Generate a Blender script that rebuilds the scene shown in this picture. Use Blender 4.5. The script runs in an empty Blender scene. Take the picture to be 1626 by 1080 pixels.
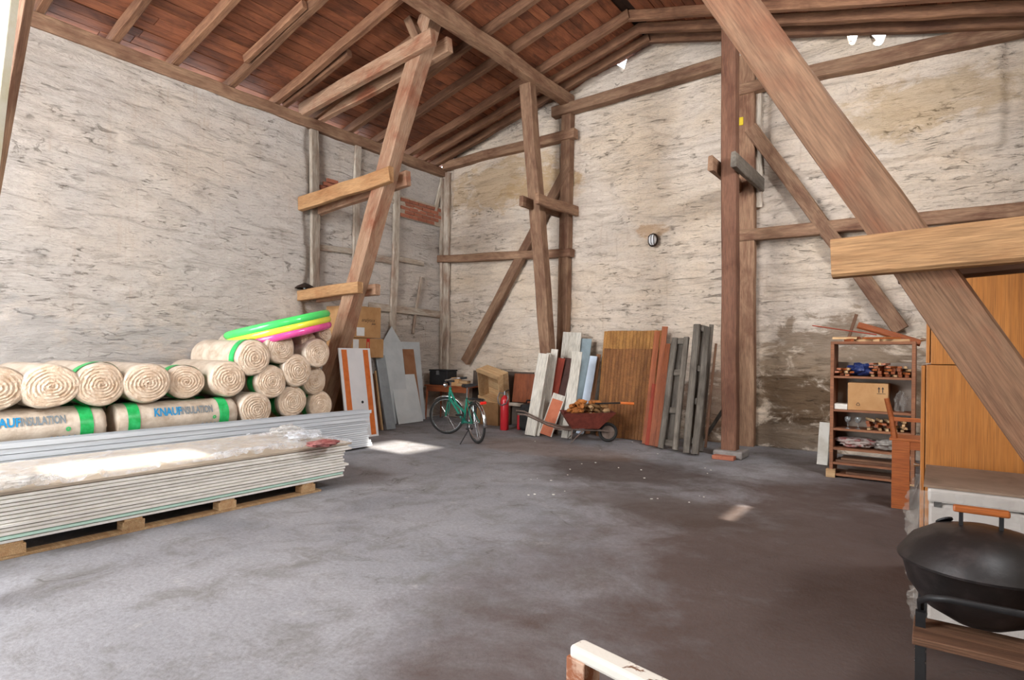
import bpy, bmesh, math, random
import numpy as np
from mathutils import Vector as V, Matrix, noise as mnoise

random.seed(7)
rng = np.random.default_rng(7)
PI = math.pi
scn = bpy.context.scene
col = scn.collection

# ------------------------------------------------------------------ camera
CAM_H, FPX, ROLL, V0, VP_U = 1.35, 950.0, 0.012, 559.0, 677.0
YAW = math.atan(VP_U / FPX)
FWD = V((-math.sin(YAW), math.cos(YAW), 0)); RGT = V((math.cos(YAW), math.sin(YAW), 0)); UPV = V((0, 0, 1))
RC = math.cos(ROLL) * RGT + math.sin(ROLL) * UPV
UC = -math.sin(ROLL) * RGT + math.cos(ROLL) * UPV
CAM = V((0, 0, CAM_H))
cd = bpy.data.cameras.new('camera'); cam = bpy.data.objects.new('camera', cd); col.objects.link(cam)
cd.sensor_width = 36.0; cd.lens = 36.0 * FPX / 1626.0; cd.shift_y = (V0 - 540.0) / 1626.0; cd.clip_start = 0.05
m3 = Matrix((RC, UC, -FWD)).transposed()
cam.matrix_world = Matrix.Translation(CAM) @ m3.to_4x4()
scn.camera = cam

# ------------------------------------------------------------------ light
scn.view_settings.view_transform = 'Standard'; scn.view_settings.look = 'None'
scn.view_settings.gamma = 1.0; scn.view_settings.use_curve_mapping = False
scn.view_settings.exposure = 0.25
w = bpy.data.worlds.new('World'); scn.world = w; w.use_nodes = True
bg = w.node_tree.nodes['Background']; bg.inputs['Color'].default_value = (0.86, 0.93, 1.0, 1); bg.inputs['Strength'].default_value = 6.0
SUN_DIR = V((-1.0, 0.1, -0.60)).normalized()
sd = bpy.data.lights.new('sun', 'SUN'); sd.energy = 22.0; sd.angle = math.radians(1.2); sd.color = (1.0, 0.93, 0.82)
sun = bpy.data.objects.new('sun', sd); col.objects.link(sun)
sun.rotation_euler = SUN_DIR.to_track_quat('-Z', 'Y').to_euler(); sun.location = (10, 2, 12)
def area(name, loc, direction, sx, sy, energy, color):
    d = bpy.data.lights.new(name, 'AREA'); d.shape = 'RECTANGLE'; d.size = sx; d.size_y = sy; d.energy = energy; d.color = color
    o = bpy.data.objects.new(name, d); col.objects.link(o); o.location = loc
    o.rotation_euler = V(direction).to_track_quat('-Z', 'Y').to_euler()
    return o
# daylight in the wide open doorway behind the camera, and in the high windows of the long wall
area('door_daylight', (-5.5, -2.3, 1.9), (0, 1, 0), 4.2, 3.7, 300, (0.97, 0.98, 1.0))
area('added_gable_fill', (-4.6, -2.3, 4.5), (0, 1, -0.05), 2.6, 1.0, 400, (0.97, 0.98, 1.0))  # added fill lamp, evens out the frontal light on the back wall
area('window_daylight_a', (0.99, 6.0, 4.35), (-1, 0.15, -0.2), 1.6, 0.9, 480, (0.95, 0.97, 1.0))
area('window_daylight_b', (0.99, 1.6, 4.2), (-1, 0.1, -0.2), 1.6, 0.9, 200, (0.95, 0.97, 1.0))
scn.cycles.use_denoising = True
scn.cycles.max_bounces = 8; scn.cycles.diffuse_bounces = 5; scn.cycles.transparent_max_bounces = 12
scn.cycles.sample_clamp_indirect = 6.0
scn.cycles.caustics_reflective = False; scn.cycles.caustics_refractive = False

# ------------------------------------------------------------------ helpers
def ray(u, v): return FWD + (u - 813.0) / FPX * RC + (V0 - v) / FPX * UC
def at(ax, u, v, val):
    r = ray(u, v); return CAM + r * ((val - CAM[ax]) / r[ax])
def PXX(u, v, x): return at(0, u, v, x)
def PYY(u, v, y): return at(1, u, v, y)
def PZZ(u, v, z=0.0): return at(2, u, v, z)

def wm(o): return o.matrix_basis.copy() if o.parent is None else wm(o.parent) @ o.matrix_basis
def tag(o, label=None, cat=None, group=None, kind=None):
    if label: o['label'] = label
    if cat: o['category'] = cat
    if group: o['group'] = group
    if kind: o['kind'] = kind
    return o
def thing(name, label, cat, loc=(0, 0, 0), rz=0.0, group=None, rx=0.0, ry=0.0):
    o = bpy.data.objects.new(name, None); col.objects.link(o); o.empty_display_size = .1
    o.matrix_basis = Matrix.Translation(V(loc)) @ Matrix.Rotation(rz, 4, 'Z') @ Matrix.Rotation(ry, 4, 'Y') @ Matrix.Rotation(rx, 4, 'X')
    return tag(o, label, cat, group)
def mkobj(name, me, parent=None, M=None):
    """M is a world matrix"""
    o = bpy.data.objects.new(name, me); col.objects.link(o)
    if parent is not None:
        o.parent = parent
        o.matrix_basis = (wm(parent).inverted() @ M) if M is not None else Matrix.Identity(4)
    elif M is not None: o.matrix_basis = M
    return o

class MB:
    def __init__(s): s.v = []; s.f = []
    def add(s, vs, fs):
        n = len(s.v); s.v += [tuple(x) for x in vs]; s.f += [tuple(i + n for i in f) for f in fs]; return s
    def box(s, lo, hi):
        x0, y0, z0 = lo; x1, y1, z1 = hi
        return s.add([(x0,y0,z0),(x1,y0,z0),(x1,y1,z0),(x0,y1,z0),(x0,y0,z1),(x1,y0,z1),(x1,y1,z1),(x0,y1,z1)],
                     [(3,2,1,0),(4,5,6,7),(0,1,5,4),(1,2,6,5),(2,3,7,6),(3,0,4,7)])
    def obox(s, c, a, b, d):
        c, a, b, d = V(c), V(a), V(b), V(d)
        return s.add([c-a-b-d, c+a-b-d, c+a+b-d, c-a+b-d, c-a-b+d, c+a-b+d, c+a+b+d, c-a+b+d],
                     [(3,2,1,0),(4,5,6,7),(0,1,5,4),(1,2,6,5),(2,3,7,6),(3,0,4,7)])
    def bar(s, p0, p1, wd, th, nrm=(0, 0, 1)):
        p0, p1 = V(p0), V(p1); x = (p1 - p0); L = x.length; x.normalize()
        n = V(nrm); n = (n - x * n.dot(x)).normalized(); y = n.cross(x)
        return s.obox((p0 + p1) / 2, x * L / 2, y * wd / 2, n * th / 2)
    def tube(s, pts, r, n=8, closed=False, cap=True):
        pts = [V(p) for p in pts]; k = len(pts); rs = r if isinstance(r, (list, tuple)) else [r] * k
        vs = []; fs = []; prev = None
        for i, p in enumerate(pts):
            if closed: t = (pts[(i + 1) % k] - pts[i - 1]).normalized()
            else: t = (pts[min(i + 1, k - 1)] - pts[max(i - 1, 0)]).normalized()
            a = V((0, 0, 1)) if abs(t.z) < .9 else V((1, 0, 0))
            if prev is not None: a = prev
            a = (a - t * a.dot(t)).normalized(); prev = a; b = t.cross(a)
            for j in range(n):
                q = 2 * PI * j / n; vs.append(p + (a * math.cos(q) + b * math.sin(q)) * rs[i])
        m = k if closed else k - 1
        for i in range(m):
            for j in range(n):
                i2 = (i + 1) % k; fs.append((i*n+j, i*n+(j+1)%n, i2*n+(j+1)%n, i2*n+j))
        if cap and not closed:
            fs.append(tuple(range(n))[::-1]); fs.append(tuple((k-1)*n + j for j in range(n)))
        return s.add(vs, fs)
    def cyl(s, p0, p1, r0, r1=None, n=12): return s.tube([p0, p1], [r0, r0 if r1 is None else r1], n)
    def lathe(s, prof, n=24, M=None, sx=1.0):
        vs = []; fs = []
        for r, z in prof:
            for j in range(n):
                q = 2 * PI * j / n; p = V((r * math.cos(q), r * math.sin(q), z)); vs.append(M @ p if M else p)
        for i in range(len(prof) - 1):
            for j in range(n): fs.append((i*n+j, i*n+(j+1)%n, (i+1)*n+(j+1)%n, (i+1)*n+j))
        return s.add(vs, fs)
    def torus(s, c, axis, R, r, nR=32, nr=8):
        c = V(c); ax = V(axis).normalized(); a = ax.orthogonal().normalized(); b = ax.cross(a)
        return s.tube([c + (a * math.cos(2*PI*i/nR) + b * math.sin(2*PI*i/nR)) * R for i in range(nR)], r, nr, closed=True)
    def mesh(s, mat, smooth=False, name='mesh'):
        me = bpy.data.meshes.new(name); me.from_pydata(s.v, [], s.f); me.update()
        bm = bmesh.new(); bm.from_mesh(me); bmesh.ops.recalc_face_normals(bm, faces=bm.faces); bm.to_mesh(me); bm.free()
        if mat: me.materials.append(mat)
        if smooth:
            me.shade_smooth()
            try: me.set_sharp_from_angle(angle=math.radians(45))
            except Exception: pass
        return me
    def build(s, name, mat, parent=None, smooth=False, bevel=0, M=None):
        o = mkobj(name, s.mesh(mat, smooth, name), parent, M)
        if bevel:
            b = o.modifiers.new('Bevel', 'BEVEL'); b.width = bevel; b.segments = 2; b.limit_method = 'ANGLE'
        return o

def frame_of(p0, p1, nrm):
    p0, p1 = V(p0), V(p1); x = (p1 - p0); L = x.length; x = x / L
    n = V(nrm); n = (n - x * n.dot(x)).normalized(); y = n.cross(x)
    R = Matrix((x, y, n)).transposed().to_4x4()
    return Matrix.Translation(p0) @ R, L
def beam(name, p0, p1, wd, th, mat, nrm=(0, 0, 1), parent=None, wob=.006, segs=None, ch=.012, seed=None, bow=0.0):
    """hewn timber: local x runs along it, so that the grain does too; wd across, th along nrm"""
    M, L = frame_of(p0, p1, nrm)
    r = random.Random(seed if seed is not None else hash((round(L, 3), round(wd, 3), name)) % 9999)
    k = segs or max(2, int(L / .45)); vs = []; fs = []
    ch = min(ch, wd * .3, th * .3); a, b = wd / 2, th / 2
    sec = [(-a+ch,-b),(a-ch,-b),(a,-b+ch),(a,b-ch),(a-ch,b),(-a+ch,b),(-a,b-ch),(-a,-b+ch)]
    for i in range(k + 1):
        x = L * i / k; oy, oz = r.uniform(-wob, wob), r.uniform(-wob, wob) + bow * math.sin(PI * i / k)
        for (y, z) in sec:
            vs.append((x + (r.uniform(-wob, wob) if i in (0, k) else 0), y + oy + r.uniform(-wob, wob) * .6, z + oz + r.uniform(-wob, wob) * .6))
    for i in range(k):
        for j in range(8): fs.append((i*8+j, (i+1)*8+j, (i+1)*8+(j+1)%8, i*8+(j+1)%8))
    fs.append(tuple(range(8))); fs.append(tuple(k*8 + j for j in range(8))[::-1])
    mb = MB(); mb.add(vs, fs)
    o = mkobj(name, mb.mesh(mat, False, name), parent, M)
    return o
def board(name, p0, p1, wd, th, mat, nrm, parent=None, label=None, cat=None, group=None, wob=.002):
    o = beam(name, p0, p1, wd, th, mat, nrm, parent, wob=wob, segs=3, ch=.004)
    return tag(o, label, cat, group)

# ------------------------------------------------------------------ materials
def lin(c):
    if isinstance(c, str): c = tuple(int(c[i:i+2], 16) / 255 for i in (0, 2, 4))
    return tuple((x / 12.92 if x <= .04045 else ((x + .055) / 1.055) ** 2.4) for x in c) + (1.0,)
class NT:
    def __init__(s, name):
        s.m = bpy.data.materials.new(name); s.m.use_nodes = True; s.t = s.m.node_tree; s.b = s.t.nodes['Principled BSDF']
        s.out = s.t.nodes['Material Output']
    def n(s, typ, **kw):
        x = s.t.nodes.new(typ)
        for k, val in kw.items(): setattr(x, k, val)
        return x
    def l(s, a, b): s.t.links.new(a, b)
    def coord(s, stretch=(1, 1, 1), rnd=True, kind='Object'):
        tc = s.n('ShaderNodeTexCoord'); mp = s.n('ShaderNodeMapping'); mp.inputs['Scale'].default_value = stretch
        src = tc.outputs[kind]
        if rnd:
            oi = s.n('ShaderNodeObjectInfo'); mu = s.n('ShaderNodeMath', operation='MULTIPLY'); mu.inputs[1].default_value = 37.0
            s.l(oi.outputs['Random'], mu.inputs[0])
            ad = s.n('ShaderNodeVectorMath', operation='ADD'); s.l(src, ad.inputs[0]); s.l(mu.outputs[0], ad.inputs[1]); src = ad.outputs[0]
        s.l(src, mp.inputs['Vector']); return mp.outputs[0]
    def noise(s, vec, scale, detail=6, rough=.6, dist=0.0):
        x = s.n('ShaderNodeTexNoise'); s.l(vec, x.inputs['Vector']); x.inputs['Scale'].default_value = scale
        x.inputs['Detail'].default_value = detail; x.inputs['Roughness'].default_value = rough; x.inputs['Distortion'].default_value = dist
        return x.outputs['Fac']
    def ramp(s, fac, lo, hi, a=0.0, b=1.0):
        x = s.n('ShaderNodeMapRange'); x.clamp = True; s.l(fac, x.inputs[0])
        for i, q in ((1, lo), (2, hi), (3, a), (4, b)): x.inputs[i].default_value = q
        return x.outputs[0]
    def math(s, op, a, b=None):
        x = s.n('ShaderNodeMath', operation=op)
        for i, q in ((0, a), (1, b)):
            if q is None: continue
            if isinstance(q, (int, float)): x.inputs[i].default_value = q
            else: s.l(q, x.inputs[i])
        return x.outputs[0]
    def mix(s, fac, a, b, mode='MIX'):
        x = s.n('ShaderNodeMix', data_type='RGBA', blend_type=mode)
        if isinstance(fac, (int, float)): x.inputs[0].default_value = fac
        else: s.l(fac, x.inputs[0])
        for i, q in ((6, a), (7, b)):
            if isinstance(q, tuple): x.inputs[i].default_value = q
            else: s.l(q, x.inputs[i])
        return x.outputs[2]
    def bump(s, h, strength=.3, dist=.02):
        x = s.n('ShaderNodeBump'); x.inputs['Strength'].default_value = strength; x.inputs['Distance'].default_value = dist
        s.l(h, x.inputs['Height']); s.l(x.outputs[0], s.b.inputs['Normal'])
    def vary(s, colr, amt):
        if not amt: return colr
        oi = s.n('ShaderNodeObjectInfo'); hs = s.n('ShaderNodeHueSaturation')
        s.l(s.ramp(oi.outputs['Random'], 0, 1, 1 - amt, 1 + amt), hs.inputs['Value']); s.l(colr, hs.inputs['Color']); return hs.outputs[0]
    def done(s, colr, rough=.8, metal=0.0, spec=.3):
        if isinstance(colr, tuple): s.b.inputs['Base Color'].default_value = colr
        else: s.l(colr, s.b.inputs['Base Color'])
        s.b.inputs['Roughness'].default_value = rough; s.b.inputs['Metallic'].default_value = metal
        s.b.inputs['Specular IOR Level'].default_value = spec
        return s.m
MATS = {}
def wood(name, c1, c2, c3=None, along=1.0, across=14.0, rough=.75, vary=.12, bump=.4, stain=.5, scale=1.6):
    """grain along local x"""
    t = NT(name); v = t.coord((along, across, across)); g = t.noise(v, scale, 6, .65, .4)
    c = t.mix(t.ramp(g, .3, .7), lin(c1), lin(c2))
    if c3:
        v2 = t.coord((1.2, 2.2, 2.2)); c = t.mix(t.math('MULTIPLY', t.ramp(t.noise(v2, 1.6, 4, .6, .5), .45, .7), stain), c, lin(c3))
    fine = t.noise(t.coord((along * 2.5, across * 5, across * 5)), 3, 3, .6)
    c = t.mix(t.ramp(fine, .38, .75, 0, .5), c, (0.02, .012, .008, 1))
    t.bump(t.math('ADD', g, t.math('MULTIPLY', fine, .5)), bump, .02)
    MATS[name] = t.done(t.vary(c, vary), rough); return MATS[name]
def plain(name, c1, c2=None, scale=6.0, stretch=(1, 1, 1), rough=.6, metal=0.0, vary=0.0, bump=0.0, bscale=40.0, lo=.4, hi=.7, spec=.3, detail=5):
    t = NT(name); c = lin(c1); v = t.coord(stretch)
    if c2: c = t.mix(t.ramp(t.noise(v, scale, detail, .65, .3), lo, hi), lin(c1), lin(c2))
    if bump: t.bump(t.noise(v, bscale, 4, .6), bump, .01)
    if vary and not isinstance(c, tuple): c = t.vary(c, vary)
    MATS[name] = t.done(c, rough, metal, spec); return MATS[name]
def film(name, colr, alpha, rough=.25, lo=.4, hi=.75):
    """crumpled clear polythene: see-through with milky creases"""
    t = NT(name); v = t.coord((1, 1, 1)); n1 = t.noise(v, 9, 6, .7, 1.2)
    t.done(lin(colr), rough, 0, .6); t.bump(n1, .6, .02)
    tr = t.n('ShaderNodeBsdfTransparent'); mx = t.n('ShaderNodeMixShader')
    t.l(t.ramp(n1, lo, hi, alpha * .35, min(1, alpha * 1.6)), mx.inputs[0]); t.l(tr.outputs[0], mx.inputs[1]); t.l(t.b.outputs[0], mx.inputs[2]); t.l(mx.outputs[0], t.out.inputs['Surface'])
    MATS[name] = t.m; return t.m

def plaster(name, base, dirt, warm, crack, damp):
    """rough lime plaster laid in courses; damp: list of (axis value, z, rx, rz) patches of stain in world coordinates"""
    t = NT(name)
    tc = t.n('ShaderNodeTexCoord')
    def mp(sc):
        m = t.n('ShaderNodeMapping'); m.inputs['Scale'].default_value = sc; t.l(tc.outputs['Object'], m.inputs['Vector']); return m.outputs[0]
    big = t.noise(mp((.5, .5, .7)), 1.3, 5, .6, .3)
    streak = t.noise(mp((.9, .9, 5.5)), 1.7, 8, .72, .8)
    grain = t.noise(mp((1, 1, 2)), 22, 6, .7)
    c = t.mix(t.ramp(big, .42, .68), lin(base), lin(warm))
    c = t.mix(t.math('MULTIPLY', t.ramp(streak, .52, .68), .75), c, lin(dirt))
    c = t.mix(t.ramp(grain, .5, .75, 0, .6), c, lin(dirt))
    ck = t.math('ABSOLUTE', t.math('SUBTRACT', t.noise(mp((.8, .8, 4.2)), 1.5, 9, .62, 1.4), .5))
    mask = t.ramp(t.noise(mp((1, 1, 1.5)), 1.1, 4, .6), .46, .6)
    brk = t.ramp(t.noise(mp((1.6, 1.6, 3)), 3.4, 4, .6), .5, .62)
    line = t.math('MULTIPLY', t.math('MULTIPLY', t.ramp(ck, 0.0, .014, 1, 0), mask), brk)
    dash = t.math('MULTIPLY', t.ramp(t.noise(mp((1.5, 1.5, 8)), 2.3, 7, .7, .9), .60, .68), t.ramp(t.noise(mp((1, 1, 1)), .8, 3, .5), .4, .6, .25, 1))
    line = t.math('MAXIMUM', line, t.math('MULTIPLY', dash, .6))
    c = t.mix(t.math('MULTIPLY', line, .95), c, lin(crack))
    runs = t.noise(mp((7, 7, .5)), 1.6, 4, .6); c = t.mix(t.ramp(runs, .6, .75, 0, .22), c, lin('9a6f45'))
    sep = t.n('ShaderNodeSeparateXYZ'); t.l(tc.outputs['Object'], sep.inputs[0])
    dn = t.noise(mp((1.2, 1.2, 2.2)), 2.2, 7, .7, .6)
    for (ax, cv, cz, rv, rz, colr, amt) in damp:
        dx = t.math('DIVIDE', t.math('SUBTRACT', sep.outputs[ax], cv), rv); dz = t.math('DIVIDE', t.math('SUBTRACT', sep.outputs[2], cz), rz)
        d = t.math('ADD', t.math('MULTIPLY', dx, dx), t.math('MULTIPLY', dz, dz))
        d = t.math('ADD', d, t.math('MULTIPLY', t.math('SUBTRACT', dn, .5), 5.0))
        c = t.mix(t.math('MULTIPLY', t.ramp(d, .5, 1.1, 1, 0), amt), c, lin(colr))
    h = t.math('ADD', t.math('ADD', t.math('MULTIPLY', streak, 1.0), t.math('MULTIPLY', grain, .35)), t.math('MULTIPLY', line, -.8))
    t.bump(h, .8, .07)
    MATS[name] = t.done(c, .93, 0, .1); return MATS[name]
def concrete(name):
    t = NT(name); tc = t.n('ShaderNodeTexCoord')
    def mp(sc):
        m = t.n('ShaderNodeMapping'); m.inputs['Scale'].default_value = sc; t.l(tc.outputs['Object'], m.inputs['Vector']); return m.outputs[0]
    p = mp((1, 1, 1)); big = t.noise(p, .55, 6, .62, .8); mid = t.noise(p, 2.6, 7, .7, .5); fine = t.noise(p, 38, 5, .7)
    c = t.mix(t.ramp(big, .38, .62), lin('7f7f83'), lin('98979a'))
    c = t.mix(t.ramp(mid, .48, .68, 0, .7), c, lin('69655f'))
    c = t.mix(t.ramp(t.noise(mp((1, 1, 1)), 5.5, 6, .75), .58, .72, 0, .5), c, lin('b2aeac'))
    # oil and earth trodden in on the work side of the barn
    sep = t.n('ShaderNodeSeparateXYZ'); t.l(p, sep.inputs[0])
    dn = t.noise(p, 1.1, 9, .72, .3)
    def patch(cx, cy, rx, ry, colr, amt, c, n=2.2):
        dx = t.math('DIVIDE', t.math('SUBTRACT', sep.outputs[0], cx), rx); dy = t.math('DIVIDE', t.math('SUBTRACT', sep.outputs[1], cy), ry)
        d = t.math('ADD', t.math('ADD', t.math('MULTIPLY', dx, dx), t.math('MULTIPLY', dy, dy)), t.math('MULTIPLY', t.math('SUBTRACT', dn, .5), n))
        return t.mix(t.math('MULTIPLY', t.ramp(d, .35, 1.15, 1, 0), amt), c, lin(colr))
    c = patch(0.5, 4.0, 2.9, 5.6, '4d3a32', .92, c)
    c = patch(-2.9, 6.3, 1.25, .95, '3a2a22', .85, c)
    c = patch(-1.9, 5.1, 1.2, .6, '46362d', .7, c)
    c = patch(-4.6, 7.2, 1.6, .7, '7a6150', .5, c)
    ck = t.math('ABSOLUTE', t.math('SUBTRACT', t.noise(p, .6, 5, .5, .6), .5))
    line = t.math('MULTIPLY', t.ramp(ck, 0, .004, 1, 0), t.ramp(mid, .45, .6))
    c = t.mix(t.math('MULTIPLY', line, .6), c, lin('443c38'))
    c = t.mix(t.ramp(fine, .35, .75, 0, .5), c, lin('55504e'))
    t.bump(t.math('ADD', mid, t.math('MULTIPLY', fine, .4)), .35, .02)
    t.l(t.ramp(mid, .3, .7, .62, .85), t.b.inputs['Roughness'])
    m = t.done(c, .75, 0, .3); MATS[name] = m; return m

wood('old_timber', '7d5a45', 'a58468', '5a3424', stain=.75, vary=.16, across=9)
wood('pale_timber', 'a67c54', 'c0966a', '94603a', stain=.6, vary=.06, across=9)
wood('strut_timber', '9a765c', 'b8957a', '8a4a30', stain=.8, vary=.06, across=8)
wood('near_timber', '7a5a44', '98755a', '7a4228', stain=.6, vary=.0, across=9)
wood('post_timber', '6b4636', '86604a', '54301f', stain=.7, vary=.0, across=9)
wood('limed_timber', '9c8a78', 'cfc4b4', '7d5640', stain=.7, vary=.12, across=7)
wood('rafter_wood', '6e4a36', '936c50', '4a2a1c', stain=.6, vary=.2, across=10)
wood('roof_wood', '7a4630', '9c6040', '4a2a1e', stain=.85, vary=.3, across=12, rough=.7)
wood('raw_wood', 'b98d62', 'd8b98c', '9a7248', stain=.4, vary=.2)
wood('orange_wood', '8f4c2a', 'a85e36', '74341a', stain=.5, vary=.15, across=10, rough=.5)
wood('red_wood', '8a3324', 'a84a32', '6a2018', stain=.4, vary=.1)
wood('grey_wood', '5f5850', '857c70', '3c342c', stain=.7, vary=.2)
wood('brown_wood', '5f4232', '7d5a42', '3f281c', stain=.5, vary=.2)
wood('veneer', 'a5682f', 'b5783e', '965a26', stain=.35, vary=.0, across=16, rough=.45, bump=.05, along=.6)
wood('chair_wood', '9c5228', 'b06432', '7c3a14', stain=.5, vary=.05, rough=.4, bump=.1)
plaster('plaster_left', 'c3bab1', '948a80', 'cbbdae', '5d5046', [(1, 1.8, .8, 4.2, .95, 'b2aeaa', .6), (1, 1.0, 4.6, 2.2, .9, 'a89c90', .45)])
plaster('plaster_back', 'dfd0c0', 'ad9c8b', 'e2cdb4', '63513f', [
    (0, -1.2, 1.15, 1.1, .8, '7a6248', .7), (0, -0.6, 0.7, 1.6, .5, '7d654c', .6), (0, -1.6, 0.75, .9, .35, '5f4a36', .65), (0, -1.5, 0.2, 1.2, .25, '54402e', .75), (0, -4.5, 0.15, 3.5, .3, '7d6a56', .5),
    (0, -2.9, 0.55, .55, .6, '6e4a30', .7), (0, -6.9, 4.6, 1.5, .5, 'c2a070', .5), (0, -6.0, 4.4, .8, .4, 'b58e58', .4), (0, -3.9, 3.4, .35, .12, 'b98a58', .5), (0, -0.2, 4.6, 1.0, .4, 'b3925f', .45)])
plaster('plaster_plain', 'bdb3a6', '8f867a', 'c8bca9', '5d5046', [])
concrete('concrete_floor')
plain('brick_red', '9c6048', '845040', 9, vary=.15, rough=.9, bump=.3, bscale=30)
plain('mortar', '9b8c7c', 'b5a898', 12, rough=.95, bump=.4)
plain('dark_deck', '2c1c14', '3c281c', 3, rough=.95)
plain('concrete_pad', '8b8580', '6c645e', 8, rough=.9, bump=.4)

WL, WB, WR, WF = -8.45, 9.35, 0.95, -2.5
ZP, RX, RZ = 5.15, -3.85, 6.37          # plate height, ridge
SL = (RZ - ZP) / (RX - WL); SR = (RZ - ZP) / (WR - RX)
def zr(x): return ZP + SL * (x - WL) if x <= RX else ZP + SR * (WR - x)   # underside of the rafters

def vnoise(U, W, seed):
    """smooth lattice noise on arrays, 0..1"""
    g = np.random.default_rng(seed).random((64, 64))
    iu = np.floor(U).astype(int); iw = np.floor(W).astype(int); fu = U - iu; fw = W - iw
    fu = fu * fu * (3 - 2 * fu); fw = fw * fw * (3 - 2 * fw)
    a = g[iu % 64, iw % 64]; b = g[(iu + 1) % 64, iw % 64]; c = g[iu % 64, (iw + 1) % 64]; d = g[(iu + 1) % 64, (iw + 1) % 64]
    return (a * (1 - fu) + b * fu) * (1 - fw) + (c * (1 - fu) + d * fu) * fw
def fbm(U, W, seed, o=5):
    s = 0; amp = .5
    for i in range(o): s = s + amp * vnoise(U * 2 ** i + 17 * i, W * 2 ** i + 5 * i, seed + i); amp *= .5
    return s

def grid_mesh(name, P, mat, smooth=True):
    """P: array (nu, nv, 3)"""
    nu, nv = P.shape[:2]; idx = np.arange(nu * nv).reshape(nu, nv)
    f = np.stack([idx[:-1, :-1], idx[1:, :-1], idx[1:, 1:], idx[:-1, 1:]], -1).reshape(-1, 4)
    me = bpy.data.meshes.new(name); me.from_pydata(P.reshape(-1, 3).tolist(), [], f.tolist()); me.update()
    me.materials.append(mat)
    if smooth: me.shade_smooth()
    return me
def relief(A, Z, seed, amp=1.0):
    warp = fbm(A * .7, Z * .9, seed + 50, 3)
    s = fbm(A * .9 + warp, Z * 4.6 + warp * 3.0, seed, 5)
    r = np.abs(s - .48)
    return amp * (.085 * (s - .45) + .03 * (fbm(A * .5, Z * .5, seed + 9, 3) - .45) - .016 * np.exp(-(r / .012) ** 2) * np.clip((fbm(A * .9, Z * 1.3, seed + 30, 3) - .42) * 8, 0, 1) + .032 * (fbm(A * 5, Z * 10, seed + 20, 4) - .45))

# ---- floor
nx, ny = 120, 150
X, Y = np.meshgrid(np.linspace(WL - .3, WR + .3, nx), np.linspace(WF - 1.5, WB + .3, ny), indexing='ij')
Zf = .012 * (fbm(X * .5 + 9, Y * .5 + 9, 3, 3) - .45); Zf = np.minimum(Zf, 0.0)
floor = mkobj('floor', grid_mesh('floor', np.stack([X, Y, Zf], -1), MATS['concrete_floor']))
tag(floor, 'worn grey concrete floor stained dark brown on the side by the shelf', 'floor', kind='structure')

# ---- left wall: thick smooth plaster up to the truss, framed wall beyond it
na, nz = 340, 170
A, T = np.meshgrid(np.linspace(WF, WB + .05, na), np.linspace(0, 1, nz), indexing='ij'); Zw = T * (ZP - .12)
D = relief(A + 20, Zw, 11, .75) + .05 * (1 / (1 + np.exp((A - 6.0 - .04 * np.sin(Zw * 5)) / .015))) + .012 * (1 / (1 + np.exp((Zw - 1.55 - .1 * fbm(A * .9 + 3, Zw * 0, 8, 2)) / .02)))
pl = np.stack([WL - .03 + D, A, Zw], -1)
wall_left = mkobj('wall_left', grid_mesh('wall_left', pl, MATS['plaster_left']))
sm = wall_left.modifiers.new('Solidify', 'SOLIDIFY'); sm.thickness = .3; sm.offset = -1
tag(wall_left, 'tall grey plastered wall with cracks under the roof eaves', 'wall', kind='structure')

# ---- back gable wall
nb = 430; nz = 260
A, T = np.meshgrid(np.linspace(WL - .05, WR + .05, nb), np.linspace(0, 1, nz), indexing='ij')
top = np.vectorize(zr)(A) + .135
gapn = np.zeros_like(A)
for gx, gw, gd in ((-4.45, .07, .215), (-1.0, .06, .20), (-.70, .09, .215), (-2.2, .04, .2)):
    gapn = np.maximum(gapn, gd * np.exp(-((A - gx) / gw) ** 4))
Zw = T * (top - gapn + .02 * (fbm(A * 4 + 9, A * 0, 77, 3) - .5))
D = relief(A + 33, Zw, 21, 1.2)
led = 3.95 + .05 * (fbm(A * 1.2 + 4, A * 0 + 2, 5, 2) - .5)
inL = 1 / (1 + np.exp(-(A + 8.2) / .02)) * (1 / (1 + np.exp((A + 5.7) / .02)))
inR = 1 / (1 + np.exp(-(A + 2.05) / .02)) * (1 / (1 + np.exp((A - .62) / .02)))
D = D + .075 * (inL + inR) / (1 + np.exp(-(Zw - led) / .012))
mid = 1 / (1 + np.exp(-(A + 5.25) / .02)) * (1 / (1 + np.exp((A + 2.5) / .02)))
D = D - .035 * mid / (1 + np.exp(-(Zw - 2.95 - .05 * (fbm(A * 1.5 + 3, A * 0, 16, 3) - .5)) / .008)) + .05 * mid / (1 + np.exp(-(Zw - 3.75 - .06 * (fbm(A * 2 + 7, A * 0, 15, 3) - .5)) / .01)) + .035 / (1 + np.exp((Zw - .55 - .5 * fbm(A * 1.1 + 2, A * 0 + 3, 31, 3)) / .02)) * (A < -2.4)
pb = np.stack([A, WB + .03 - D, Zw], -1)
wall_back = mkobj('wall_back', grid_mesh('wall_back', pb[::-1], MATS['plaster_back']))
sm = wall_back.modifiers.new('Solidify', 'SOLIDIFY'); sm.thickness = .3; sm.offset = 1
tag(wall_back, 'cream flaking plaster gable wall with damp brown stains behind the shelf', 'wall', kind='structure')

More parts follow.
